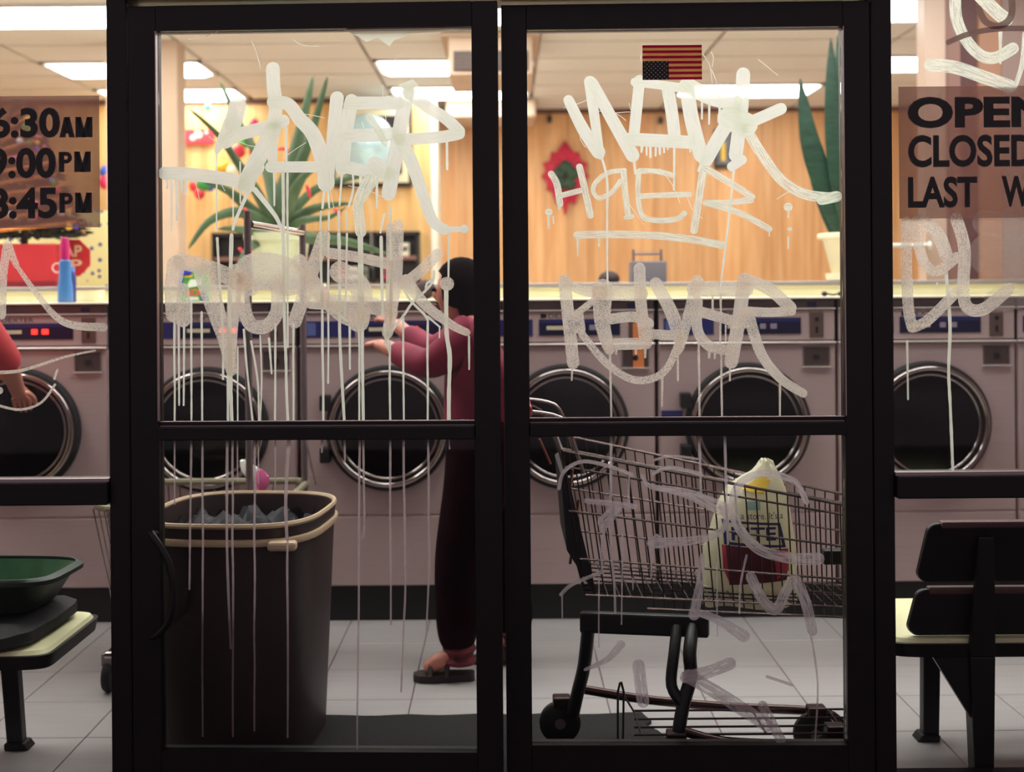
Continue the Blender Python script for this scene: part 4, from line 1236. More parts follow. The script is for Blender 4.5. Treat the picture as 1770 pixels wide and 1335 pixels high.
backpanel(c1, 1.055, 2.13, .515, .672, .110, .075)
PX = 1.215
MB().hexa([(PX - .024, .085, 0), (PX + .024, .085, 0), (PX + .024, .135, 0), (PX - .024, .135, 0)], [(PX - .036, .085, .33), (PX + .030, .085, .33), (PX + .030, .135, .33), (PX - .036, .135, .33)]).build('leg', M_black, c1, bevel=.004)
MB().hexa([(PX - .036, .085, .33), (PX + .030, .085, .33), (PX + .030, .105, .33), (PX - .036, .105, .33)], [(PX - .020, .06, .64), (PX + .020, .06, .64), (PX + .020, .075, .64), (PX - .020, .075, .64)]).build('back_post', M_black, c1, bevel=.003, seg=1)
MB().prism([(PX - .03, .17), (PX - .03, .325), (PX - .125, .325)], .095, .115).build('gusset', M_black, c1)
MB().hexa([(1.165, .395, .0), (1.21, .395, .0), (1.21, .43, .0), (1.165, .43, .0)], [(1.168, .395, .325), (1.218, .395, .325), (1.218, .43, .325), (1.168, .43, .325)]).build('leg', M_black, c1, bevel=.004)
MB().prism([(1.145, .0), (1.21, .0), (1.21, .02), (1.16, .02)], .385, .44).build('foot', M_black, c1, bevel=.003, seg=1)
for xx in (1.9,):
    MB().box(xx, xx + .05, .09, .135, 0, .33).build('leg', M_black, c1, bevel=.004)
    MB().box(xx, xx + .05, .395, .43, 0, .325).build('leg', M_black, c1, bevel=.004)
MB().box(1.56, 1.62, .068, .073, .658, .664).build('screw_plate', M_chrome, c1)
c2 = seat('waiting_seat', -2.3, -1.165, -1.4, 'cream topped waiting seat with a green basket behind the left window', near=.05, far=.46)
MB().hexa([(-1.405, .385, 0), (-1.36, .385, 0), (-1.36, .42, 0), (-1.405, .42, 0)], [(-1.43, .385, .325), (-1.38, .385, .325), (-1.38, .42, .325), (-1.43, .42, .325)]).build('leg', M_black, c2, bevel=.004)
MB().prism([(-1.41, 0), (-1.34, 0), (-1.355, .02), (-1.41, .02)], .375, .43).build('foot', M_black, c2, bevel=.003, seg=1)
MB().box(-2.2, -2.15, .385, .42, 0, .325).build('leg', M_black, c2, bevel=.004)
MB().box(-2.2, -2.15, .08, .12, 0, .325).build('leg', M_black, c2, bevel=.004)
MB().box(-1.62, -1.575, .08, .12, 0, .325).build('leg', M_black, c2, bevel=.004)
backpanel(c2, -2.25, -1.52, .385, .672, .125, .075)
# black bag slumped on it
bgx, bgy = -1.50, .27
rings = []
for k, (z, kx, ky) in enumerate([(.372, .95, .95), (.385, 1, 1), (.41, 1.0, .98), (.425, .9, .9), (.43, .6, .6)]):
    rings.append([v + Vector((.004 * math.sin(1.3 * i + k), .004 * math.cos(1.1 * i + k), .004 * math.sin(.8 * i))) for i, v in enumerate(rrect(bgx - .085, bgy - .012, .375 * kx, .205 * ky, z, -.05, 36, 9))])
tag(MB().loft(rings).build('black_bag', mat('black_nylon', (22, 19, 21), .7, 0, .2, 30, bump=.3), smooth=True), 'flat black bag lying on the left waiting seat under the green basket', 'bag')
# green basket on top of it
gb = thing('laundry_basket', (bgx, bgy, .437), 'green plastic laundry basket on the left waiting seat', 'basket')
M_green = mat('green_basket_lit', (54, 98, 66), .45, 0, .2, 16); M_green_shade = mat('green_basket_shaded', (26, 40, 30), .5)  # one plastic: lit inside greener, shaded outside darker, put into the colours
G = lambda z, k: rrect(bgx + .01, bgy + .02, .30 * k, .15 * k, z - .022, -.06, 40, 5)
MB().loft([G(.460, .80), G(.53, .95), G(.545, 1.0), G(.552, 1.0), G(.552, .985), G(.47, .82)]).build('tub', M_green_shade, gb, smooth=True)
MB().loft([G(.548, .98), G(.475, .81), G(.478, .79), G(.548, .96), G(.548, .98)], cap=False).build('lit_inside', M_green, gb, smooth=True)
MB().loft([G(.474, .80), G(.478, .80)]).build('bottom', M_green, gb)
MB().loft([G(.540, 1.0), G(.538, 1.035), G(.549, 1.035), G(.556, 1.0), G(.556, .97), G(.540, .97), G(.540, 1.0)], cap=False).build('rim', M_green_shade, gb, smooth=True)

# ================================================================== FLOOR MAT
mt = MB()
pts_t = []
xm0, xm1 = -.80, .40
n = 26
top = [(xm0 + (xm1 - xm0) * k / n, .617 + .006 * math.sin(k * 1.3) + random.uniform(-.004, .004)) for k in range(n + 1)]
right = [(.405, .60), (.42, .55), (.40, .52), (.43, .47), (.445, .42), (.425, .38), (.43, .34)]
poly = [(xm0, .08)] + [(.43, .08)] + right[::-1] + top[::-1]
mt.add([(x, y, .001) for x, y in poly] + [(x, y, .009) for x, y in poly], [tuple(range(len(poly) - 1, -1, -1)), tuple(range(len(poly), 2 * len(poly)))] + [(i, (i + 1) % len(poly), (i + 1) % len(poly) + len(poly), i + len(poly)) for i in range(len(poly))])
tag(mt.build('floor_mat', mat('black_carpet_mat', (24, 20, 22), .95, 0, .3, 120, bump=.4)), 'black frayed entrance mat on the tiles inside the doors', 'mat')

# ================================================================== THINGS ON AND BEHIND THE LEDGE
CAPZ = 1.313
LEDZ = 1.2445
# ---- red box with tree, stop sign, bottles at the left
def on(px, py, d, z):
    q = P(px, py, d); q.z = z
    return q
a, b = P(20, 422, 5.63), P(100, 500, 5.63)
a.x -= .25
rb = thing('red_box', ((a.x + b.x) / 2, 2.66, CAPZ), 'plain red box on the bulkhead with the small tree on top', 'box')
MB().box(a.x, b.x, 2.60, 2.75, CAPZ, a.z).build('carton', M_red, rb, bevel=.006)
MB().box(a.x - .004, b.x + .004, 2.596, 2.754, CAPZ, CAPZ + .03).build('lower_band', mat('dark_red_plastic', (150, 26, 34), .5), rb, bevel=.003, seg=1)
q = P(99, 463, 5.59)
MB().lathe([(.024, 0), (.024, .003), (.018, .003), (.018, 0), (.024, 0)], (q.x - .004, 2.60, q.z), '-Y', 24).build('ring_print', mat('ring_print_white', (240, 200, 190), .5), rb)
sg = P(125, 446, 5.77)
so = thing('octagon_sign', (sg.x, 2.765, CAPZ), 'red octagonal sign with white letters beside the blue spray bottle', 'sign')
R8 = .088
MB().prism([(sg.x + R8 * 1.08 * math.cos(math.pi / 8 + k * math.pi / 4), sg.z + R8 * 1.08 * math.sin(math.pi / 8 + k * math.pi / 4)) for k in range(8)], 2.76, 2.768).build('plate', mat('sign_red', (206, 44, 44), .5), so)
MB().box(sg.x - .008, sg.x + .008, 2.769, 2.778, CAPZ, sg.z).build('stake', M_white, so)
text_mesh('lettering', 'AP', sg.x - .04, sg.x + .05, sg.z + .005, sg.z + .06, 2.758, mat('sign_letter_cream', (246, 214, 170), .6), so, .02)
text_mesh('lettering', 'IP', sg.x - .03, sg.x + .05, sg.z - .06, sg.z - .008, 2.758, MATS['sign_letter_cream'], so, .02)
q0, q1 = P(-60, 366, 6.05), P(200, 505, 6.05)
tag(MB().box(q0.x, q1.x, 3.05, 3.07, 0, q0.z).build('speckled_board', speck_mat('cream_blue_speckle', (236, 224, 160), (74, 78, 140), 24, .2)), 'cream board with blue specks standing behind the red box', 'board')
# spray bottle
q = on(113, 520, 4.80, LEDZ)
sb = thing('spray_bottle', q, 'blue spray bottle with magenta cap on the ledge', 'bottle')
h = P(110, 448, 4.80).z - LEDZ
MB().lathe([(.027, 0), (.030, .006), (.029, h * .35), (.024, h * .55), (.023, h * .8), (.022, h * .95), (.013, h)], q, 'Z', 24).build('bottle', mat('blue_bottle_plastic', (70, 130, 196), .35), sb, smooth=True)
MB().lathe([(.016, h - .002), (.019, h + .01), (.018, h + .05), (.014, h + .084), (.010, h + .086)], q, 'Z', 20).build('cap', mat('magenta_cap', (214, 36, 120), .4), sb, smooth=True)
q = on(125, 500, 5.0, LEDZ)
s2 = thing('small_bottle', q, 'slim dark blue bottle behind the spray bottle', 'bottle')
h = P(125, 470, 5.0).z - LEDZ
MB().lathe([(.014, 0), (.016, .004), (.016, h * .85), (.010, h)], q, 'Z', 16).build('bottle', mat('dark_blue_bottle', (52, 60, 130), .35), s2, smooth=True)
MB().lathe([(.011, h), (.011, h + .02), (.0, h + .021)], q, 'Z', 16).build('cap', mat('pale_blue_cap', (96, 140, 210), .4), s2, smooth=True)
a, b = P(132, 499, 5.1), P(170, 520, 5.1)
wb = thing('white_tub', ((a.x + b.x) / 2, 2.12, LEDZ), 'low cream tub standing on the ledge beside the spray bottle', 'tub')
MB().loft([rrect((a.x + b.x) / 2, 2.12, .055, .05, LEDZ, 0, 30, 3), rrect((a.x + b.x) / 2, 2.12, .062, .055, a.z - .006, 0, 30, 3)]).build('tub', M_cream, wb, smooth=True)
MB().loft([rrect((a.x + b.x) / 2, 2.12, .066, .058, a.z - .006, 0, 30, 3), rrect((a.x + b.x) / 2, 2.12, .064, .056, a.z, 0, 30, 3)]).build('lid', mat('brown_lid', (128, 92, 76), .5), wb)
# small decorated tree on the red box
tb = P(42, 418, 5.68); tb.z = P(60, 422, 5.63).z + .002
tree = thing('christmas_tree', tb, 'small dark christmas tree with baubles and tinsel on the red box', 'christmas tree')
TH = .66
fol = MB()
for k in range(4200):
    t = random.random() ** 1.5
    z = .035 + TH * .96 * t
    rr = (.29 * (1 - t) + .015) * random.uniform(.2, 1)
    w = random.uniform(0, 2 * math.pi)
    p = tb + Vector((rr * math.cos(w), rr * math.sin(w) * .25, z))
    dv = Vector((math.cos(w), math.sin(w) * .4, random.uniform(-.3, .2))).normalized() * random.uniform(.025, .05)
    sd = dv.cross(Vector((random.uniform(-.4, .4), 1, random.uniform(-.4, .4)))).normalized() * .007
    fol.add([p - sd, p + sd, p + dv], [(0, 1, 2)])
fo = fol.build('needles', mat('dark_needles', (38, 40, 26), .7, 0, .3, 30), tree)
fo['kind'] = 'stuff'
MB().lathe([(.018, 0), (.012, .3), (.006, TH)], tb, 'Z', 8).build('trunk', mat('tree_trunk', (70, 48, 34), .8), tree)
for k in range(3):
    pts = []
    for i in range(40):
        t = i / 39
        w = t * 7 * math.pi + k * 2.1
        rr = .27 * (1 - t * .95) + .01
        pts.append(tb + Vector((rr * math.cos(w), rr * math.sin(w) * .5, .05 + TH * .9 * t)))
    MB().tube(pts, .010, 6).build('tinsel', mat('gold_tinsel', (206, 122, 48), .4, .2, .5, 90, bump=1.0), tree)
BC = [(206, 40, 44), (48, 150, 80), (84, 62, 190), (226, 226, 232), (216, 96, 150), (226, 176, 60)]
for k in range(34):
    t = random.uniform(.02, .92)
    w = random.uniform(math.pi, 2 * math.pi)
    rr = .27 * (1 - t * .95) + .012
    p = tb + Vector((rr * math.cos(w), rr * math.sin(w) * .5 - .015, .04 + TH * .9 * t))
    c = BC[k % 6]
    MB().ball(p, random.uniform(.012, .02), 7).build('bauble', mat('bauble_%d' % (k % 6), c, .2, .1), tree, smooth=True)

# ---- detergent packet
a, b = P(313, 464, 4.95), P(362, 519, 4.95)
dp = thing('detergent_packet', ((a.x + b.x) / 2, 1.95, LEDZ), 'green and blue detergent packet with red letters on the ledge', 'packet')
hw = (b.x - a.x) / 2; cx = (a.x + b.x) / 2; HH = a.z - LEDZ
MB().loft([rrect(cx, 1.95, hw, .028, LEDZ, 0, 24, 4), rrect(cx, 1.95, hw, .03, LEDZ + HH * .5, 0, 24, 4), rrect(cx, 1.95, hw * .96, .02, LEDZ + HH * .85, 0, 24, 4), rrect(cx, 1.95, hw * .95, .004, LEDZ + HH, 0, 24, 4)]).build('packet', mat('packet_green', (84, 178, 72), .4), dp, smooth=True)
def strip(name, m, poly):
    MB().prism([(cx + x * hw, LEDZ + z * HH) for x, z in poly], 1.916, 1.919).build(name, m, dp)
M_pb = mat('packet_blue', (56, 60, 184), .4); M_pw = mat('packet_white', (226, 240, 226), .4)
strip('blue_print', M_pb, [(-.95, .75), (-.2, .78), (.1, .98), (-.9, .98)])
strip('blue_print', M_pb, [(.55, .02), (.95, .02), (.85, .3), (.65, .28)])
strip('blue_print', M_pb, [(-.95, .35), (-.75, .3), (-.7, .7), (-.95, .72)])
strip('white_print', M_pw, [(-.5, .4), (.6, .48), (.55, .68), (-.2, .66)])
strip('white_print', M_pw, [(-.55, .04), (.4, .04), (.35, .14), (-.5, .14)])
strip('yellow_print', mat('packet_yellow', (226, 184, 60), .4), [(-.6, .72), (-.1, .72), (0, .8), (-.5, .82)])
text_mesh('lettering', 'INCA', cx - hw * .55, cx + hw * .62, LEDZ + HH * .16, LEDZ + HH * .38, 1.913, mat('packet_red', (232, 60, 84), .4), dp, .03)

# ---- big aloe in a pale pot
pc = P(482, 500, 5.64); pc.z = CAPZ
al = thing('aloe_plant', pc, 'big aloe in a pale green pot with red ribbons on its leaves', 'potted plant')
hz = P(482, 404, 5.64).z - CAPZ
M_pot = mat('pale_green_pot', (206, 210, 176), .45, 0, .04, 6)
MB().lathe([(.105, 0), (.112, .006), (.140, hz * .8), (.146, hz * .84), (.158, hz * .86), (.160, hz), (.145, hz), (.138, hz * .9), (.0, hz * .88)], pc, 'Z', 40).build('pot', M_pot, al, smooth=True)
M_leaf = mat('aloe_leaf', (74, 96, 62), .4, 0, .25, 18, stretch=(1, 1, .3))
def blade(parent, pts, w, m, th=.25, nm='leaf'):
    """pts: 3D control points, w width at base; a fleshy tapered channel leaf"""
    c = curve3(pts, .035)
    n = len(c)
    rings = []
    for i, p in enumerate(c):
        t = i / (n - 1)
        tg = (c[min(i + 1, n - 1)] - c[max(i - 1, 0)]).normalized()
        side_ = tg.cross(Vector((0, 1, 0)))
        if side_.length < .2: side_ = tg.cross(Vector((1, 0, 0)))
        side_.normalize(); up = side_.cross(tg).normalized()
        ww = w / 2 * ((1 - t) ** .55 * (.75 + .5 * min(1, t * 4) * (1 - t * .3)) if th > .2 else (.45 + .75 * math.sin(math.pi * min(1, t * 1.15) ** .9) if t < .8 else (.45 + .75 * math.sin(math.pi * .92 ** .9)) * (1 - t) / .2)) + .0015
        rings.append([p + side_ * ww * math.cos(a) + up * ww * th * math.sin(a) for a in [2 * math.pi * k / 8 for k in range(8)]])
    return MB().loft(rings).build(nm, m, parent, smooth=True)
dA = 5.64
LV = [([(480, 398, 0), (490, 330, .02), (512, 255, .03), (541, 132, .05)], .075), ([(484, 398, 0), (500, 330, -.03), (535, 240, -.05), (566, 132, -.06)], .06),
      ([(478, 398, 0), (470, 330, .06), (455, 280, .1), (425, 235, .12), (380, 140, .15)], .05), ([(474, 398, 0), (448, 340, -.05), (410, 280, -.08), (376, 232, -.1), (327, 188, -.12)], .045),
      ([(476, 396, 0), (440, 376, -.1), (405, 366, -.14), (360, 384, -.18), (326, 430, -.2)], .05), ([(472, 397, 0), (430, 360, -.05), (395, 330, -.08), (348, 312, -.1)], .06),
      ([(476, 400, 0), (440, 400, -.12), (405, 395, -.2), (376, 396, -.22)], .05), ([(486, 396, 0), (520, 350, .04), (560, 320, .06), (640, 300, .08), (668, 290, .08)], .04),
      ([(488, 398, 0), (530, 366, -.05), (575, 354, -.08), (610, 352, -.1)], .05), ([(488, 400, 0), (530, 380, -.12), (570, 376, -.16), (598, 358, -.18)], .04),
      ([(490, 402, 0), (540, 412, -.1), (600, 418, -.14), (672, 440, -.16)], .055), ([(486, 398, 0), (500, 350, -.1), (525, 305, -.14), (548, 290, -.15)], .07), ([(472, 404, -.05), (430, 430, -.16), (410, 465, -.2), (385, 485, -.2)], .04)]
for pts, w in LV:
    blade(al, [P(x, y, dA + dd) for x, y, dd in pts], w, M_leaf)
M_rib = mat('red_ribbon', (222, 40, 56), .5)
for (x, y, x2, y2, d) in ((555, 258, 575, 255, 5.58), (530, 320, 536, 342, 5.5), (576, 362, 590, 372, 5.46), (420, 362, 426, 366, 5.5), (412, 430, 418, 436, 5.44), (428, 432, 436, 436, 5.44), (480, 258, 500, 262, 5.56)):
    MB().tube([P(x, y, d), P((x + x2) / 2, (y + y2) / 2 - 3, d), P(x2, y2, d)], [.006, .009, .004], 6).build('ribbon', M_rib, al, smooth=True)

# ---- snake plant
pc = P(1468, 492, 5.62); pc.z = CAPZ
sp_ = thing('snake_plant', pc, 'tall snake plant in a cream pot at the right end of the bulkhead', 'potted plant')
hz = P(1440, 404, 5.62).z - CAPZ
MB().lathe([(.096, 0), (.105, .004), (.108, .035), (.1, .036), (.0, .036)], pc, 'Z', 32).build('saucer', mat('cream_pot', (232, 220, 184), .45), sp_, smooth=True)
MB().lathe([(.075, .036), (.08, .04), (.118, hz * .85), (.124, hz * .87), (.142, hz * .9), (.144, hz * .97), (.138, hz), (.12, hz), (.11, hz * .9), (0, hz * .88)], pc, 'Z', 36).build('pot', MATS['cream_pot'], sp_, smooth=True)
M_snake = mat('snake_leaf', (40, 72, 54), .4, 0, .35, 26, stretch=(.6, .6, 2))
for pts, w in (([(1452, 405, 0), (1424, 320, -.02), (1398, 235, -.03), (1383, 136, -.03)], .085), ([(1468, 405, 0), (1452, 300, -.05), (1440, 180, -.06), (1436, 66, -.06)], .085), ([(1470, 405, .04), (1468, 300, .05), (1455, 150, .06), (1448, 60, .06)], .085), ([(1440, 405, .03), (1420, 340, .06), (1404, 290, .08), (1395, 250, .1)], .05), ([(1478, 405, 0), (1496, 300, 0), (1505, 200, 0), (1500, 120, 0)], .08)):
    blade(sp_, [P(x, y, 5.62 + dd) for x, y, dd in pts], w, M_snake, .15)

# ---- grey device on the bulkhead
a, b = P(1090, 452, 5.62), P(1151, 492, 5.62)
gd = thing('grey_device', ((a.x + b.x) / 2, 2.63, CAPZ), 'small grey box device with a frame on top, on the bulkhead', 'device')
M_gdev = mat('grey_device_shell', (110, 104, 112), .5)
MB().box(a.x, b.x, 2.58, 2.70, CAPZ, a.z).build('case', M_gdev, gd, bevel=.006)
for x in (a.x + .015, b.x - .02):
    MB().tube([(x, 2.63, a.z - .004), (x, 2.63, a.z + .055)], .006, 8).build('upright', M_steel_dark, gd)
MB().tube([(a.x + .015, 2.63, a.z + .035), (b.x - .02, 2.63, a.z + .035)], .006, 8).build('crossbar', M_steel_dark, gd)
MB().lathe([(.004, 0), (.010, .006), (.004, .012)], ((a.x + b.x) / 2, 2.63, a.z + .03), 'Z', 10).build('finial', M_steel_dark, gd)
q = P(1053, 492, 5.66)
tag(MB().ball((q.x, 2.66, CAPZ + .018), .05, 9, .75).build('dark_lump', mat('dark_brown_hair', (52, 26, 26), .7, 0, .3, 40)), 'dark brown rounded bundle on the bulkhead left of the grey device', 'bundle')
for v in bpy.data.objects['dark_lump'].data.vertices:
    v.co.z = max(v.co.z, .02)
q = on(1440, 512, 4.9, LEDZ)
hs = thing('cable_handset', q, 'small black handset with cable at the right end of the ledge', 'handset')
MB().ball(q + Vector((-.035, 0, .011)), .012, 7, .9).build('earpiece', M_black, hs, smooth=True)
MB().ball(q + Vector((.03, 0, .011)), .011, 7, .9).build('earpiece', M_black, hs, smooth=True)
MB().tube([q + Vector((-.035, 0, .012)), q + Vector((0, 0, .006)), q + Vector((.03, 0, .012))], .004, 6).build('grip', M_black, hs)
q = P(735, 505, 5.2)  # lump added where the moving person leaves a dark blur ghost
tag(MB().ball((q.x, 2.2, LEDZ + .042), .045, 9, .95).build('dark_lump', MATS['dark_brown_hair'], smooth=True), 'dark brown rounded lump on the ledge for the blur ghost of the person in red', 'bundle')
q = on(560, 515, 5.0, LEDZ)
ob = thing('orange_bottle', q, 'tiny orange bottle on the ledge right of the aloe', 'bottle')
MB().lathe([(.012, 0), (.013, .03), (.008, .045), (.008, .055), (0, .056)], q, 'Z', 14).build('bottle', mat('orange_plastic', (206, 110, 60), .5), ob, smooth=True)
MB().lathe([(.009, .055), (.009, .068), (0, .069)], q, 'Z', 14).build('cap', M_white, ob)

# ================================================================== ON THE BACK WALLS
dL, dR = YL + 3 - .03, YR + 3 - .03
def wall_box(px0, py0, px1, py1, d, th=.03):
    a, b = P(px0, py0, d), P(px1, py1, d)
    return a.x, b.x, d - 3 - th, d - 3 + .028, b.z, a.z
# framed picture; the orb is added for the bright glow over it
fp = wall_box(574, 184, 713, 323, dL)
pf = thing('framed_picture', ((fp[0] + fp[1]) / 2, fp[3], fp[4]), 'dark picture in a black and cream frame on the left wood wall', 'picture')
MB().box(*fp).build('outer_frame', M_black, pf, bevel=.008)
MB().box(fp[0] + .03, fp[1] - .03, fp[2] - .01, fp[2] + .01, fp[4] + .035, fp[5] - .03).build('mat_border', mat('cream_mount', (226, 208, 170), .5), pf)
MB().box(fp[0] + .10, fp[1] - .085, fp[2] - .016, fp[2] + .01, fp[4] + .105, fp[5] - .09).build('picture', mat('dark_print', (34, 22, 28), .3, 0, .4, 5), pf)
q = P(634, 252, dL - .45)
gl = thing('glow_orb', (q.x, q.y, q.z - .26), 'round shiny pale blue balloon standing in for the glow over the framed picture', 'orb')
MB().ball(q, .235, 16, 1.12).build('orb', mat('pale_blue_glow', (196, 226, 232), .18, .25, .25, 4), gl, smooth=True)
MB().lathe([(.002, -.29), (.014, -.285), (.006, -.262)], q, 'Z', 10).build('neck', MATS['pale_blue_glow'], gl)
MB().tube([q + Vector((0, 0, -.285)), q + Vector((.02, .1, -.6)), q + Vector((0, .3, -1.0))], .003, 5).build('string', M_white, gl)
# wide black shelf unit
bb = wall_box(372, 404, 727, 489, dL, .14)
bu = thing('black_shelf_unit', ((bb[0] + bb[1]) / 2, bb[3], bb[4]), 'wide black shelf unit on the left wood wall behind the aloe', 'shelf')
MB().box(bb[0], bb[1], bb[3] - .02, bb[3], bb[4], bb[5]).build('back', M_black, bu)
for z in (bb[4], bb[5] - .03):
    MB().box(bb[0], bb[1], bb[2], bb[3] - .02, z, z + .03).build('shelf_board', M_black, bu)
zc = (bb[4] + bb[5]) / 2 - .02
MB().box(bb[0] + .02, bb[1] - .02, bb[2], bb[3] - .02, zc, zc + .03).build('shelf_board', mat('brown_shelf_edge', (140, 96, 84), .5), bu)
for x in (bb[0], bb[0] + .55, bb[1] - .4, bb[1] - .025):
    MB().box(x, x + .025, bb[2], bb[3] - .02, bb[4], bb[5]).build('upright', M_black, bu)
for k, (x, c) in enumerate(((590, (196, 40, 48)), (612, (230, 224, 206)), (630, (120, 132, 112)), (700, (232, 226, 204)), (668, (190, 40, 60)))):
    lo = P(x - 8, 487 if k != 3 else 455, dL - .05); hi = P(x + 8, 468 if k != 3 else 432, dL - .05)
    zz = (bb[4] + .0305) if k != 3 else (zc + .0305)
    bkx = thing('shelf_carton', ((lo.x + hi.x) / 2, bb[2] + .05, zz), '%s carton on the black shelf unit' % ['red', 'cream', 'grey green', 'white upper', 'crimson'][k], 'carton', 'cartons on the shelf unit')
    MB().box(lo.x, hi.x, bb[2] + .02, bb[2] + .09, zz, zz + .11).build('carton', mat('carton_%d' % k, c, .5), bkx, bevel=.004)
    MB().box(lo.x + .01, hi.x - .01, bb[2] + .017, bb[2] + .021, zz + .04, zz + .08).build('carton_print', mat('carton_print', (90, 70, 70), .5), bkx)
# red banner
rb_ = wall_box(316, 224, 369, 248, dL - .01, .01)
rs = thing('red_banner', ((rb_[0] + rb_[1]) / 2, rb_[3], rb_[4]), 'small red banner with white blossoms on the wood wall by the pillar', 'banner')
MB().box(*rb_).build('cloth', mat('banner_red', (222, 48, 62), .6), rs)
for x, y, r_ in ((333, 238, .028), (343, 233, .034), (356, 229, .016), (338, 229, .014)):
    q = P(x, y, dL - .03)
    MB().lathe([(r_ if k % 2 == 0 else r_ * .7, 0) for k in range(1)] + [(r_ * .6, .004), (0, .005)], (q.x, rb_[2] + .001, q.z), '-Y', 10).build('blossom', mat('blossom_cream', (250, 214, 190), .6), rs)
# wall ornaments
OR = [(338, 322, (226, 52, 60), .055), (345, 335, (226, 52, 70), .045), (352, 318, (60, 150, 70), .06), (348, 306, (226, 190, 60), .05), (362, 322, (70, 90, 190), .045), (385, 290, (226, 176, 40), .06), (378, 308, (236, 120, 140), .05), (420, 245, (70, 170, 70), .06), (412, 262, (220, 40, 56), .06), (440, 262, (196, 40, 60), .045), (432, 242, (70, 70, 180), .035), (440, 214, (230, 60, 110), .04), (359, 186, (60, 160, 130), .03), (402, 296, (240, 226, 190), .05)]
WORD = ['red', 'crimson', 'green', 'yellow', 'blue', 'gold', 'pink', 'bright green', 'scarlet', 'dark red', 'violet blue', 'magenta', 'teal', 'ivory']
for k, (x, y, c, r_) in enumerate(OR):
    q = P(x, y, dL - .09 - .1 * (3 * k % 7))
    oo = thing('hanging_ornament', (q.x, q.y, q.z - r_), '%s round ornament hanging on the wood wall behind the aloe' % WORD[k], 'ornament', 'hanging ornaments on the wood wall')
    MB().ball(q, r_, 8).build('ball', mat('ornament_%d' % k, c, .35), oo, smooth=True)
    MB().lathe([(.010, r_ - .004), (.010, r_ + .012), (0, r_ + .014)], q, 'Z', 8).build('cap', mat('gold_cap', (206, 170, 90), .3, .7), oo)
    MB().tube([q + Vector((0, 0, r_ + .012)), q + Vector((0, .11 + .1 * (3 * k % 7), r_ + .06))], .002, 4).build('hook', MATS['gold_cap'], oo)
q = P(181, 300, dL - .08)
for k, (y, c, w_) in enumerate(((298, (70, 100, 200), 'blue'), (316, (226, 40, 96), 'rose'))):
    q = P(184 - k, y, dL - .09 - .16 * k)
    oo = thing('hanging_ornament', (q.x, q.y, q.z - .06), '%s round ornament on the wood wall just right of the opening times sign' % w_, 'ornament', 'hanging ornaments on the wood wall')
    MB().ball(q, .06, 8).build('ball', mat('ornament_w%d' % k, c, .35), oo, smooth=True)
    MB().lathe([(.010, .056), (.010, .072), (0, .074)], q, 'Z', 8).build('cap', MATS['gold_cap'], oo)
    MB().tube([q + Vector((0, 0, .07)), q + Vector((0, .11 + .16 * k, .12))], .002, 4).build('hook', MATS['gold_cap'], oo)
# poinsettia star on the right wall
q = P(977, 300, dR)
pn = thing('poinsettia_decoration', (q.x, dR - 3, q.z - .3), 'red flower shaped decoration with a dark centre on the right wood wall', 'decoration')
M_petal = mat('red_petal', (188, 28, 58), .6, 0, .2, 12); M_pgreen = mat('dark_green_foil', (40, 66, 44), .6, 0, .3, 20)
for k in range(11):
    w = math.pi / 2 + k * 2 * math.pi / 11
    L = .235 + .05 * math.cos(2 * w) * -1 * .2 + (.06 if k in (0, 5, 6) else 0)
    c = (math.cos(w), math.sin(w))
    n_ = (-c[1], c[0])
    pts = [(0, 0, 0), (.5 * L, .11, -.02), (L, 0, .01), (.5 * L, -.11, -.02), (.5 * L, 0, -.045)]
    vs = [Vector((q.x + a * c[0] + b * n_[0], dR - 3 + d - .01 - .004 * (k % 2), q.z + a * c[1] + b * n_[1])) for a, b, d in pts]
    MB().add(vs, [(0, 1, 4), (1, 2, 4), (2, 3, 4), (3, 0, 4)]).build('petal', M_petal, pn)
for k in range(5):
    w = k * 2 * math.pi / 5 + .3
    MB().ball((q.x + .065 * math.cos(w), dR - 3 - .05, q.z - .03 + .085 * math.sin(w)), .062, 6, 1, 1, .5).build('foil_leaf', M_pgreen, pn, smooth=True)
MB().tube([(q.x, dR - 3 - .03, q.z - .2), (q.x - .01, dR - 3 - .03, q.z - .38)], [.05, .006], 8).build('tail', M_petal, pn)
# small picture on the right wall
sp2 = wall_box(1234, 224, 1266, 290, dR, .02)
pp = thing('small_picture', ((sp2[0] + sp2[1]) / 2, sp2[3], sp2[4]), 'small dark picture on the right wood wall behind the lettering', 'picture')
MB().box(*sp2).build('frame', M_black, pp, bevel=.006)
MB().box(sp2[0] + .02, sp2[1] - .02, sp2[2] - .003, sp2[2] + .01, sp2[4] + .03, sp2[5] - .02).build('picture', mat('grey_print', (96, 96, 104), .4, 0, .6, 9), pp)
MB().box(sp2[0] + .06, sp2[0] + .10, sp2[2] - .006, sp2[2] + .01, sp2[4] + .06, sp2[5] - .12).build('yellow_detail', M_bagyel, pp)
for k, (x, y) in enumerate(((807, 211), (1142, 208), (950, 206))):
    q = P(x, y, dR)
    tag(MB().box(q.x - .02, q.x + .02, dR - 3 - .02, dR - 3 + .028, q.z - .03, q.z + .03).build('wall_switch', M_black, bevel=.004), ['small black wall switch right of the white end post', 'small black wall switch under the ceiling above the lettering', 'small black wall switch near the top of the wall left of the lettering'][k], 'switch')
q = P(1024, 371, dR)
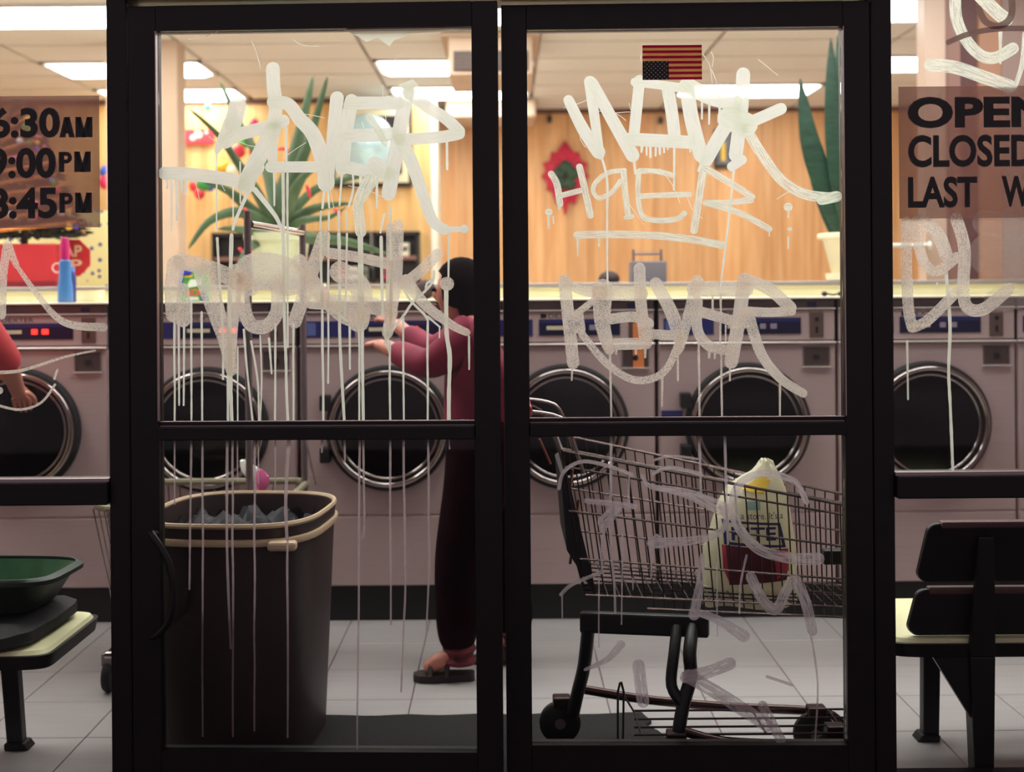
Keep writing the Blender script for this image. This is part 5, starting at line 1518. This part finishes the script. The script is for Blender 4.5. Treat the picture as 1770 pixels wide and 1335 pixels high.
# air conditioner at the ceiling and soffit box
ac = thing('air_vent_unit', (-.08, 4.8, 2.68), 'beige ceiling vent unit with a dark louvred grille', 'vent')
MB().box(-.354, .19, 4.8, 5.5, 2.68, CEIL - .002).build('housing', M_plaster, ac, bevel=.012)
MB().box(-.40, .24, 4.76, 5.52, CEIL - .03, CEIL - .012).build('flange', M_plaster, ac, bevel=.004)
gr = MB().box(-.32, .16, 4.785, 4.805, 2.705, 2.83).build('grille_back', mat('grille_dark', (36, 26, 24), .6), ac)
for k in range(8):
    z = 2.712 + k * .0145
    MB().box(-.315, .155, 4.776, 4.79, z, z + .007).build('louvre', mat('louvre_brown', (110, 88, 78), .5), gr)
tag(MB().box(-.50, .28, 7.44, 8.13, 2.79, CEIL - .002).build('soffit_box', M_plaster, bevel=.02, seg=3), 'beige boxed duct under the ceiling against the back wall', 'duct')

# ================================================================== PEOPLE
def skin_mesh(name, verts, edges, radii, m, parent, root=0, sub=2):
    me = bpy.data.meshes.new(name)
    o0 = ORG[parent.name]
    me.from_pydata([Vector(v) - o0 for v in verts], edges, [])
    ob = bpy.data.objects.new(name, me)
    COL.objects.link(ob)
    md = ob.modifiers.new('skin', 'SKIN')
    md.use_smooth_shade = True
    lay = me.skin_vertices[0].data
    for i, r_ in enumerate(radii):
        lay[i].radius = r_ if isinstance(r_, tuple) else (r_, r_)
        lay[i].use_root = (i == root)
    s_ = ob.modifiers.new('sub', 'SUBSURF'); s_.levels = sub; s_.render_levels = sub
    dg = bpy.context.evaluated_depsgraph_get()
    nm = bpy.data.meshes.new_from_object(ob.evaluated_get(dg))
    bpy.data.objects.remove(ob, do_unlink=True)
    nm.name = name
    nm.materials.clear(); nm.materials.append(m)
    nm.polygons.foreach_set('use_smooth', [True] * len(nm.polygons))
    o = bpy.data.objects.new(name, nm)
    COL.objects.link(o)
    o.parent = parent
    ORG[o.name] = o0
    return o
class Sk:
    def __init__(s): s.v, s.e, s.r = [], [], []
    def add(s, p, r_, to=None):
        s.v.append(tuple(p)); s.r.append(r_)
        if to is not None: s.e.append((to, len(s.v) - 1))
        return len(s.v) - 1
    def chain(s, start, pts):
        k = start
        for p, r_ in pts:
            k = s.add(p, r_, k)
        return k
def hand(sk, wrist, wi, dirv, palm_n, k=1.0):
    """palm and five fingers from the wrist vertex"""
    d = Vector(dirv).normalized(); n_ = Vector(palm_n).normalized(); s = d.cross(n_).normalized()
    w = Vector(wrist)
    p = sk.add(w + d * .045 * k, (.026 * k, .014 * k), wi)
    for i, (off, L) in enumerate(((-.026, .068), (-.009, .078), (.008, .074), (.024, .058))):
        b = w + d * .085 * k + s * off * k
        q = sk.add(b, .009 * k, p)
        q = sk.add(b + d * L * .5 * k + n_ * .008 * k, .008 * k, q)
        sk.add(b + d * L * .9 * k + n_ * .028 * k, .0065 * k, q)
    q = sk.add(w + d * .035 * k - s * .032 * k, .010 * k, p)
    q = sk.add(w + d * .065 * k - s * .046 * k + n_ * .01 * k, .009 * k, q)
    sk.add(w + d * .09 * k - s * .05 * k + n_ * .02 * k, .007 * k, q)

def person(name, loc, label, J, top_m, pant_m, hair_m, sandal_m, face):
    r = thing(name, loc, label, 'person')
    sk = Sk()
    pel = sk.add(J['pelvis'], (.12, .095))
    ch = sk.chain(pel, [(J['waist'], (.11, .085)), (J['chest'], (.135, .095))])
    nk = sk.chain(ch, [(J['neck'], (.05, .05))])
    f = Vector(face).normalized()
    hd = Vector(J['head'])
    hb = sk.add(hd + Vector((0, 0, -.05)) + f * .01, (.056, .052), nk)
    hc = sk.add(hd, (.073, .068), hb)
    ht = sk.add(hd + Vector((0, 0, .065)), (.055, .052), hc)
    nose = sk.add(hd + f * .084 + Vector((0, 0, -.012)), .013, hc)
    for sd in 'lr':
        sh = sk.chain(ch, [(J['shoulder_' + sd], .058), (J['elbow_' + sd], .040), (J['wrist_' + sd], .027)])
        dv = Vector(J['wrist_' + sd]) - Vector(J['elbow_' + sd])
        hand(sk, J['wrist_' + sd], sh, dv, Vector((0, .3, -1)), 1.0)
        an = sk.chain(pel, [(J['hip_' + sd], .085), (J['knee_' + sd], .056), (J['ankle_' + sd], .036)])
        tv = Vector(J['toe_' + sd]) - Vector(J['ankle_' + sd])
        sk.chain(an, [(Vector(J['ankle_' + sd]) + tv * .5 + Vector((0, 0, .012)), .032), (J['toe_' + sd], .022)])
    body = skin_mesh('body', sk.v, sk.e, sk.r, M_skin, r)
    # clothes: a top over trunk and sleeves, trousers, hair, sandals
    tk = Sk()
    a = tk.add(Vector(J['pelvis']) + Vector((0, 0, -.02)), (.150, .135))
    c_ = tk.chain(a, [(J['waist'], (.145, .115)), (J['chest'], (.155, .118)), (Vector(J['neck']) + Vector((0, 0, -.03)), .066)])
    for sd in 'lr':
        e = Vector(J['elbow_' + sd]); wv = Vector(J['wrist_' + sd])
        tk.chain(2, [(J['shoulder_' + sd], .078), (e, .056), (e + (wv - e) * J.get('sleeve', .6), .044)])
    skin_mesh('top', tk.v, tk.e, tk.r, top_m, r)
    pk = Sk()
    w_ = pk.add(J['waist'], (.125, .10))
    a = pk.add(J['pelvis'], (.135, .12), w_)
    for sd in 'lr':
        an = Vector(J['ankle_' + sd])
        pk.chain(a, [(J['hip_' + sd], .12), (J['knee_' + sd], .098), (an + Vector((0, 0, .09)), .076), (an + Vector((0, 0, .005)), .054)])
    skin_mesh('trousers', pk.v, pk.e, pk.r, pant_m, r, root=1)
    hm = MB().ball(hd - f * .02 + Vector((0, 0, .022)), .09, 12, 1.05)
    for v in hm.v:
        q = v - hd
        if q.dot(f) > .03 and q.z < .055:
            v -= f * (q.dot(f) - .03) * .9
        if q.dot(f) < -.02 and q.z < 0:
            v.z -= .05 * min(1, -q.z / .05)
    hm.build('hair', hair_m, r, smooth=True)
    for s_ in (-1, 1):
        sdv = Vector((f.y, -f.x, 0)) * s_
        p = hd + f * .069 + sdv * .03 + Vector((0, 0, .008))
        MB().ball(p, .009, 6).build('eye', M_rubber, r, smooth=True)
    MB().tube([hd + f * .078 + Vector((f.y, -f.x, 0)) * .02 + Vector((0, 0, -.045)), hd + f * .083 + Vector((0, 0, -.043)), hd + f * .078 - Vector((f.y, -f.x, 0)) * .02 + Vector((0, 0, -.045))], .005, 6).build('mouth', mat('lips', (150, 60, 62), .5), r, smooth=True)
    for sd in 'lr':
        an, to = Vector(J['ankle_' + sd]), Vector(J['toe_' + sd])
        dv = (to - an); dv.z = 0; dv.normalize(); nv = Vector((-dv.y, dv.x, 0))
        heel = an - dv * .055; tip = to + dv * .035
        L = (tip - heel).length
        out = []
        for t, w in ((0, .018), (.05, .028), (.3, .030), (.65, .040), (.9, .034), (1, .014)):
            out.append((heel + (tip - heel) * t, w))
        lo = [p + nv * w for p, w in out] + [p - nv * w for p, w in out[::-1]]
        s0 = MB()
        n_ = len(lo)
        s0.add([(p.x, p.y, .002) for p in lo] + [(p.x, p.y, .024) for p in lo], [tuple(range(n_ - 1, -1, -1)), tuple(range(n_, 2 * n_))] + [(i, (i + 1) % n_, (i + 1) % n_ + n_, i + n_) for i in range(n_)])
        so_ = s0.build('sandal', sandal_m, r)
        for t in (.72, .45):
            p = heel + (tip - heel) * t
            MB().tube(curve3([Vector((p.x, p.y, .02)) + nv * .04, Vector((p.x, p.y, .062 if t > .6 else .085)), Vector((p.x, p.y, .02)) - nv * .04], .012), .009, 6).build('strap', sandal_m, so_, smooth=True)
    return r
def add_cuffs(r, anks, m):
    for a in anks:
        prof = [(.050 + .007 * math.sin(k * 1.9), .055 + .012 * k) for k in range(13)]
        MB().lathe(prof, (a[0] + .005, a[1], 0), 'Z', 20, 1.0, 1.05).build('cuff', m, r, smooth=True)
M_hair = mat('dark_hair', (22, 14, 14), 1.0, spec=.05)
M_sand = mat('dark_sandal', (48, 34, 34), .6)
per1 = person('person', (-.08, 1.03, 0), 'person in a dark red top and dark trousers walking past the washing machines', dict(
    pelvis=(-.075, 1.04, .74), waist=(-.075, 1.05, .90), chest=(-.10, 1.06, 1.08), neck=(-.135, 1.06, 1.19), head=(-.165, 1.06, 1.275),
    shoulder_l=(-.12, .93, 1.13), elbow_l=(-.25, .97, 1.03), wrist_l=(-.40, 1.16, 1.08), shoulder_r=(-.11, 1.20, 1.13), elbow_r=(-.26, 1.30, 1.06), wrist_r=(-.38, 1.42, 1.14),
    hip_l=(-.085, .96, .70), knee_l=(-.15, .96, .40), ankle_l=(-.165, .97, .075), toe_l=(-.275, .965, .032),
    hip_r=(-.065, 1.12, .70), knee_r=(-.045, 1.14, .40), ankle_r=(.025, 1.15, .075), toe_r=(-.085, 1.145, .032), sleeve=.9),
    mat('dark_red_top', (128, 18, 52), .8, 0, .2, 9), mat('dark_maroon_trousers', (28, 10, 16), 1.0, 0, .3, 14, spec=.05), M_hair, M_sand, (-1, .25, 0))
add_cuffs(per1, [(-.163, .97), (.02, 1.15)], mat('ruffled_cuff', (96, 26, 40), .85, 0, .5, 40))
person('person', (-1.98, 1.05, 0), 'person in a red top at the left edge, only an arm in view', dict(
    pelvis=(-1.99, 1.02, .86), waist=(-1.98, 1.03, 1.02), chest=(-1.95, 1.04, 1.22), neck=(-1.93, 1.06, 1.36), head=(-1.91, 1.08, 1.47),
    shoulder_l=(-1.98, 1.20, 1.28), elbow_l=(-1.95, 1.38, 1.10), wrist_l=(-1.86, 1.50, .98), shoulder_r=(-1.80, .98, 1.27), elbow_r=(-1.69, 1.10, 1.05), wrist_r=(-1.76, 1.36, .93),
    hip_l=(-2.03, 1.12, .82), knee_l=(-2.02, 1.13, .45), ankle_l=(-2.02, 1.15, .075), toe_l=(-1.93, 1.22, .032),
    hip_r=(-1.97, .94, .82), knee_r=(-1.95, .95, .45), ankle_r=(-1.96, .93, .075), toe_r=(-1.86, .99, .032), sleeve=.15),
    mat('bright_red_top', (190, 56, 60), .8, 0, .15, 9), mat('grey_trousers', (60, 56, 62), .85), M_hair, M_sand, (.8, .6, 0))
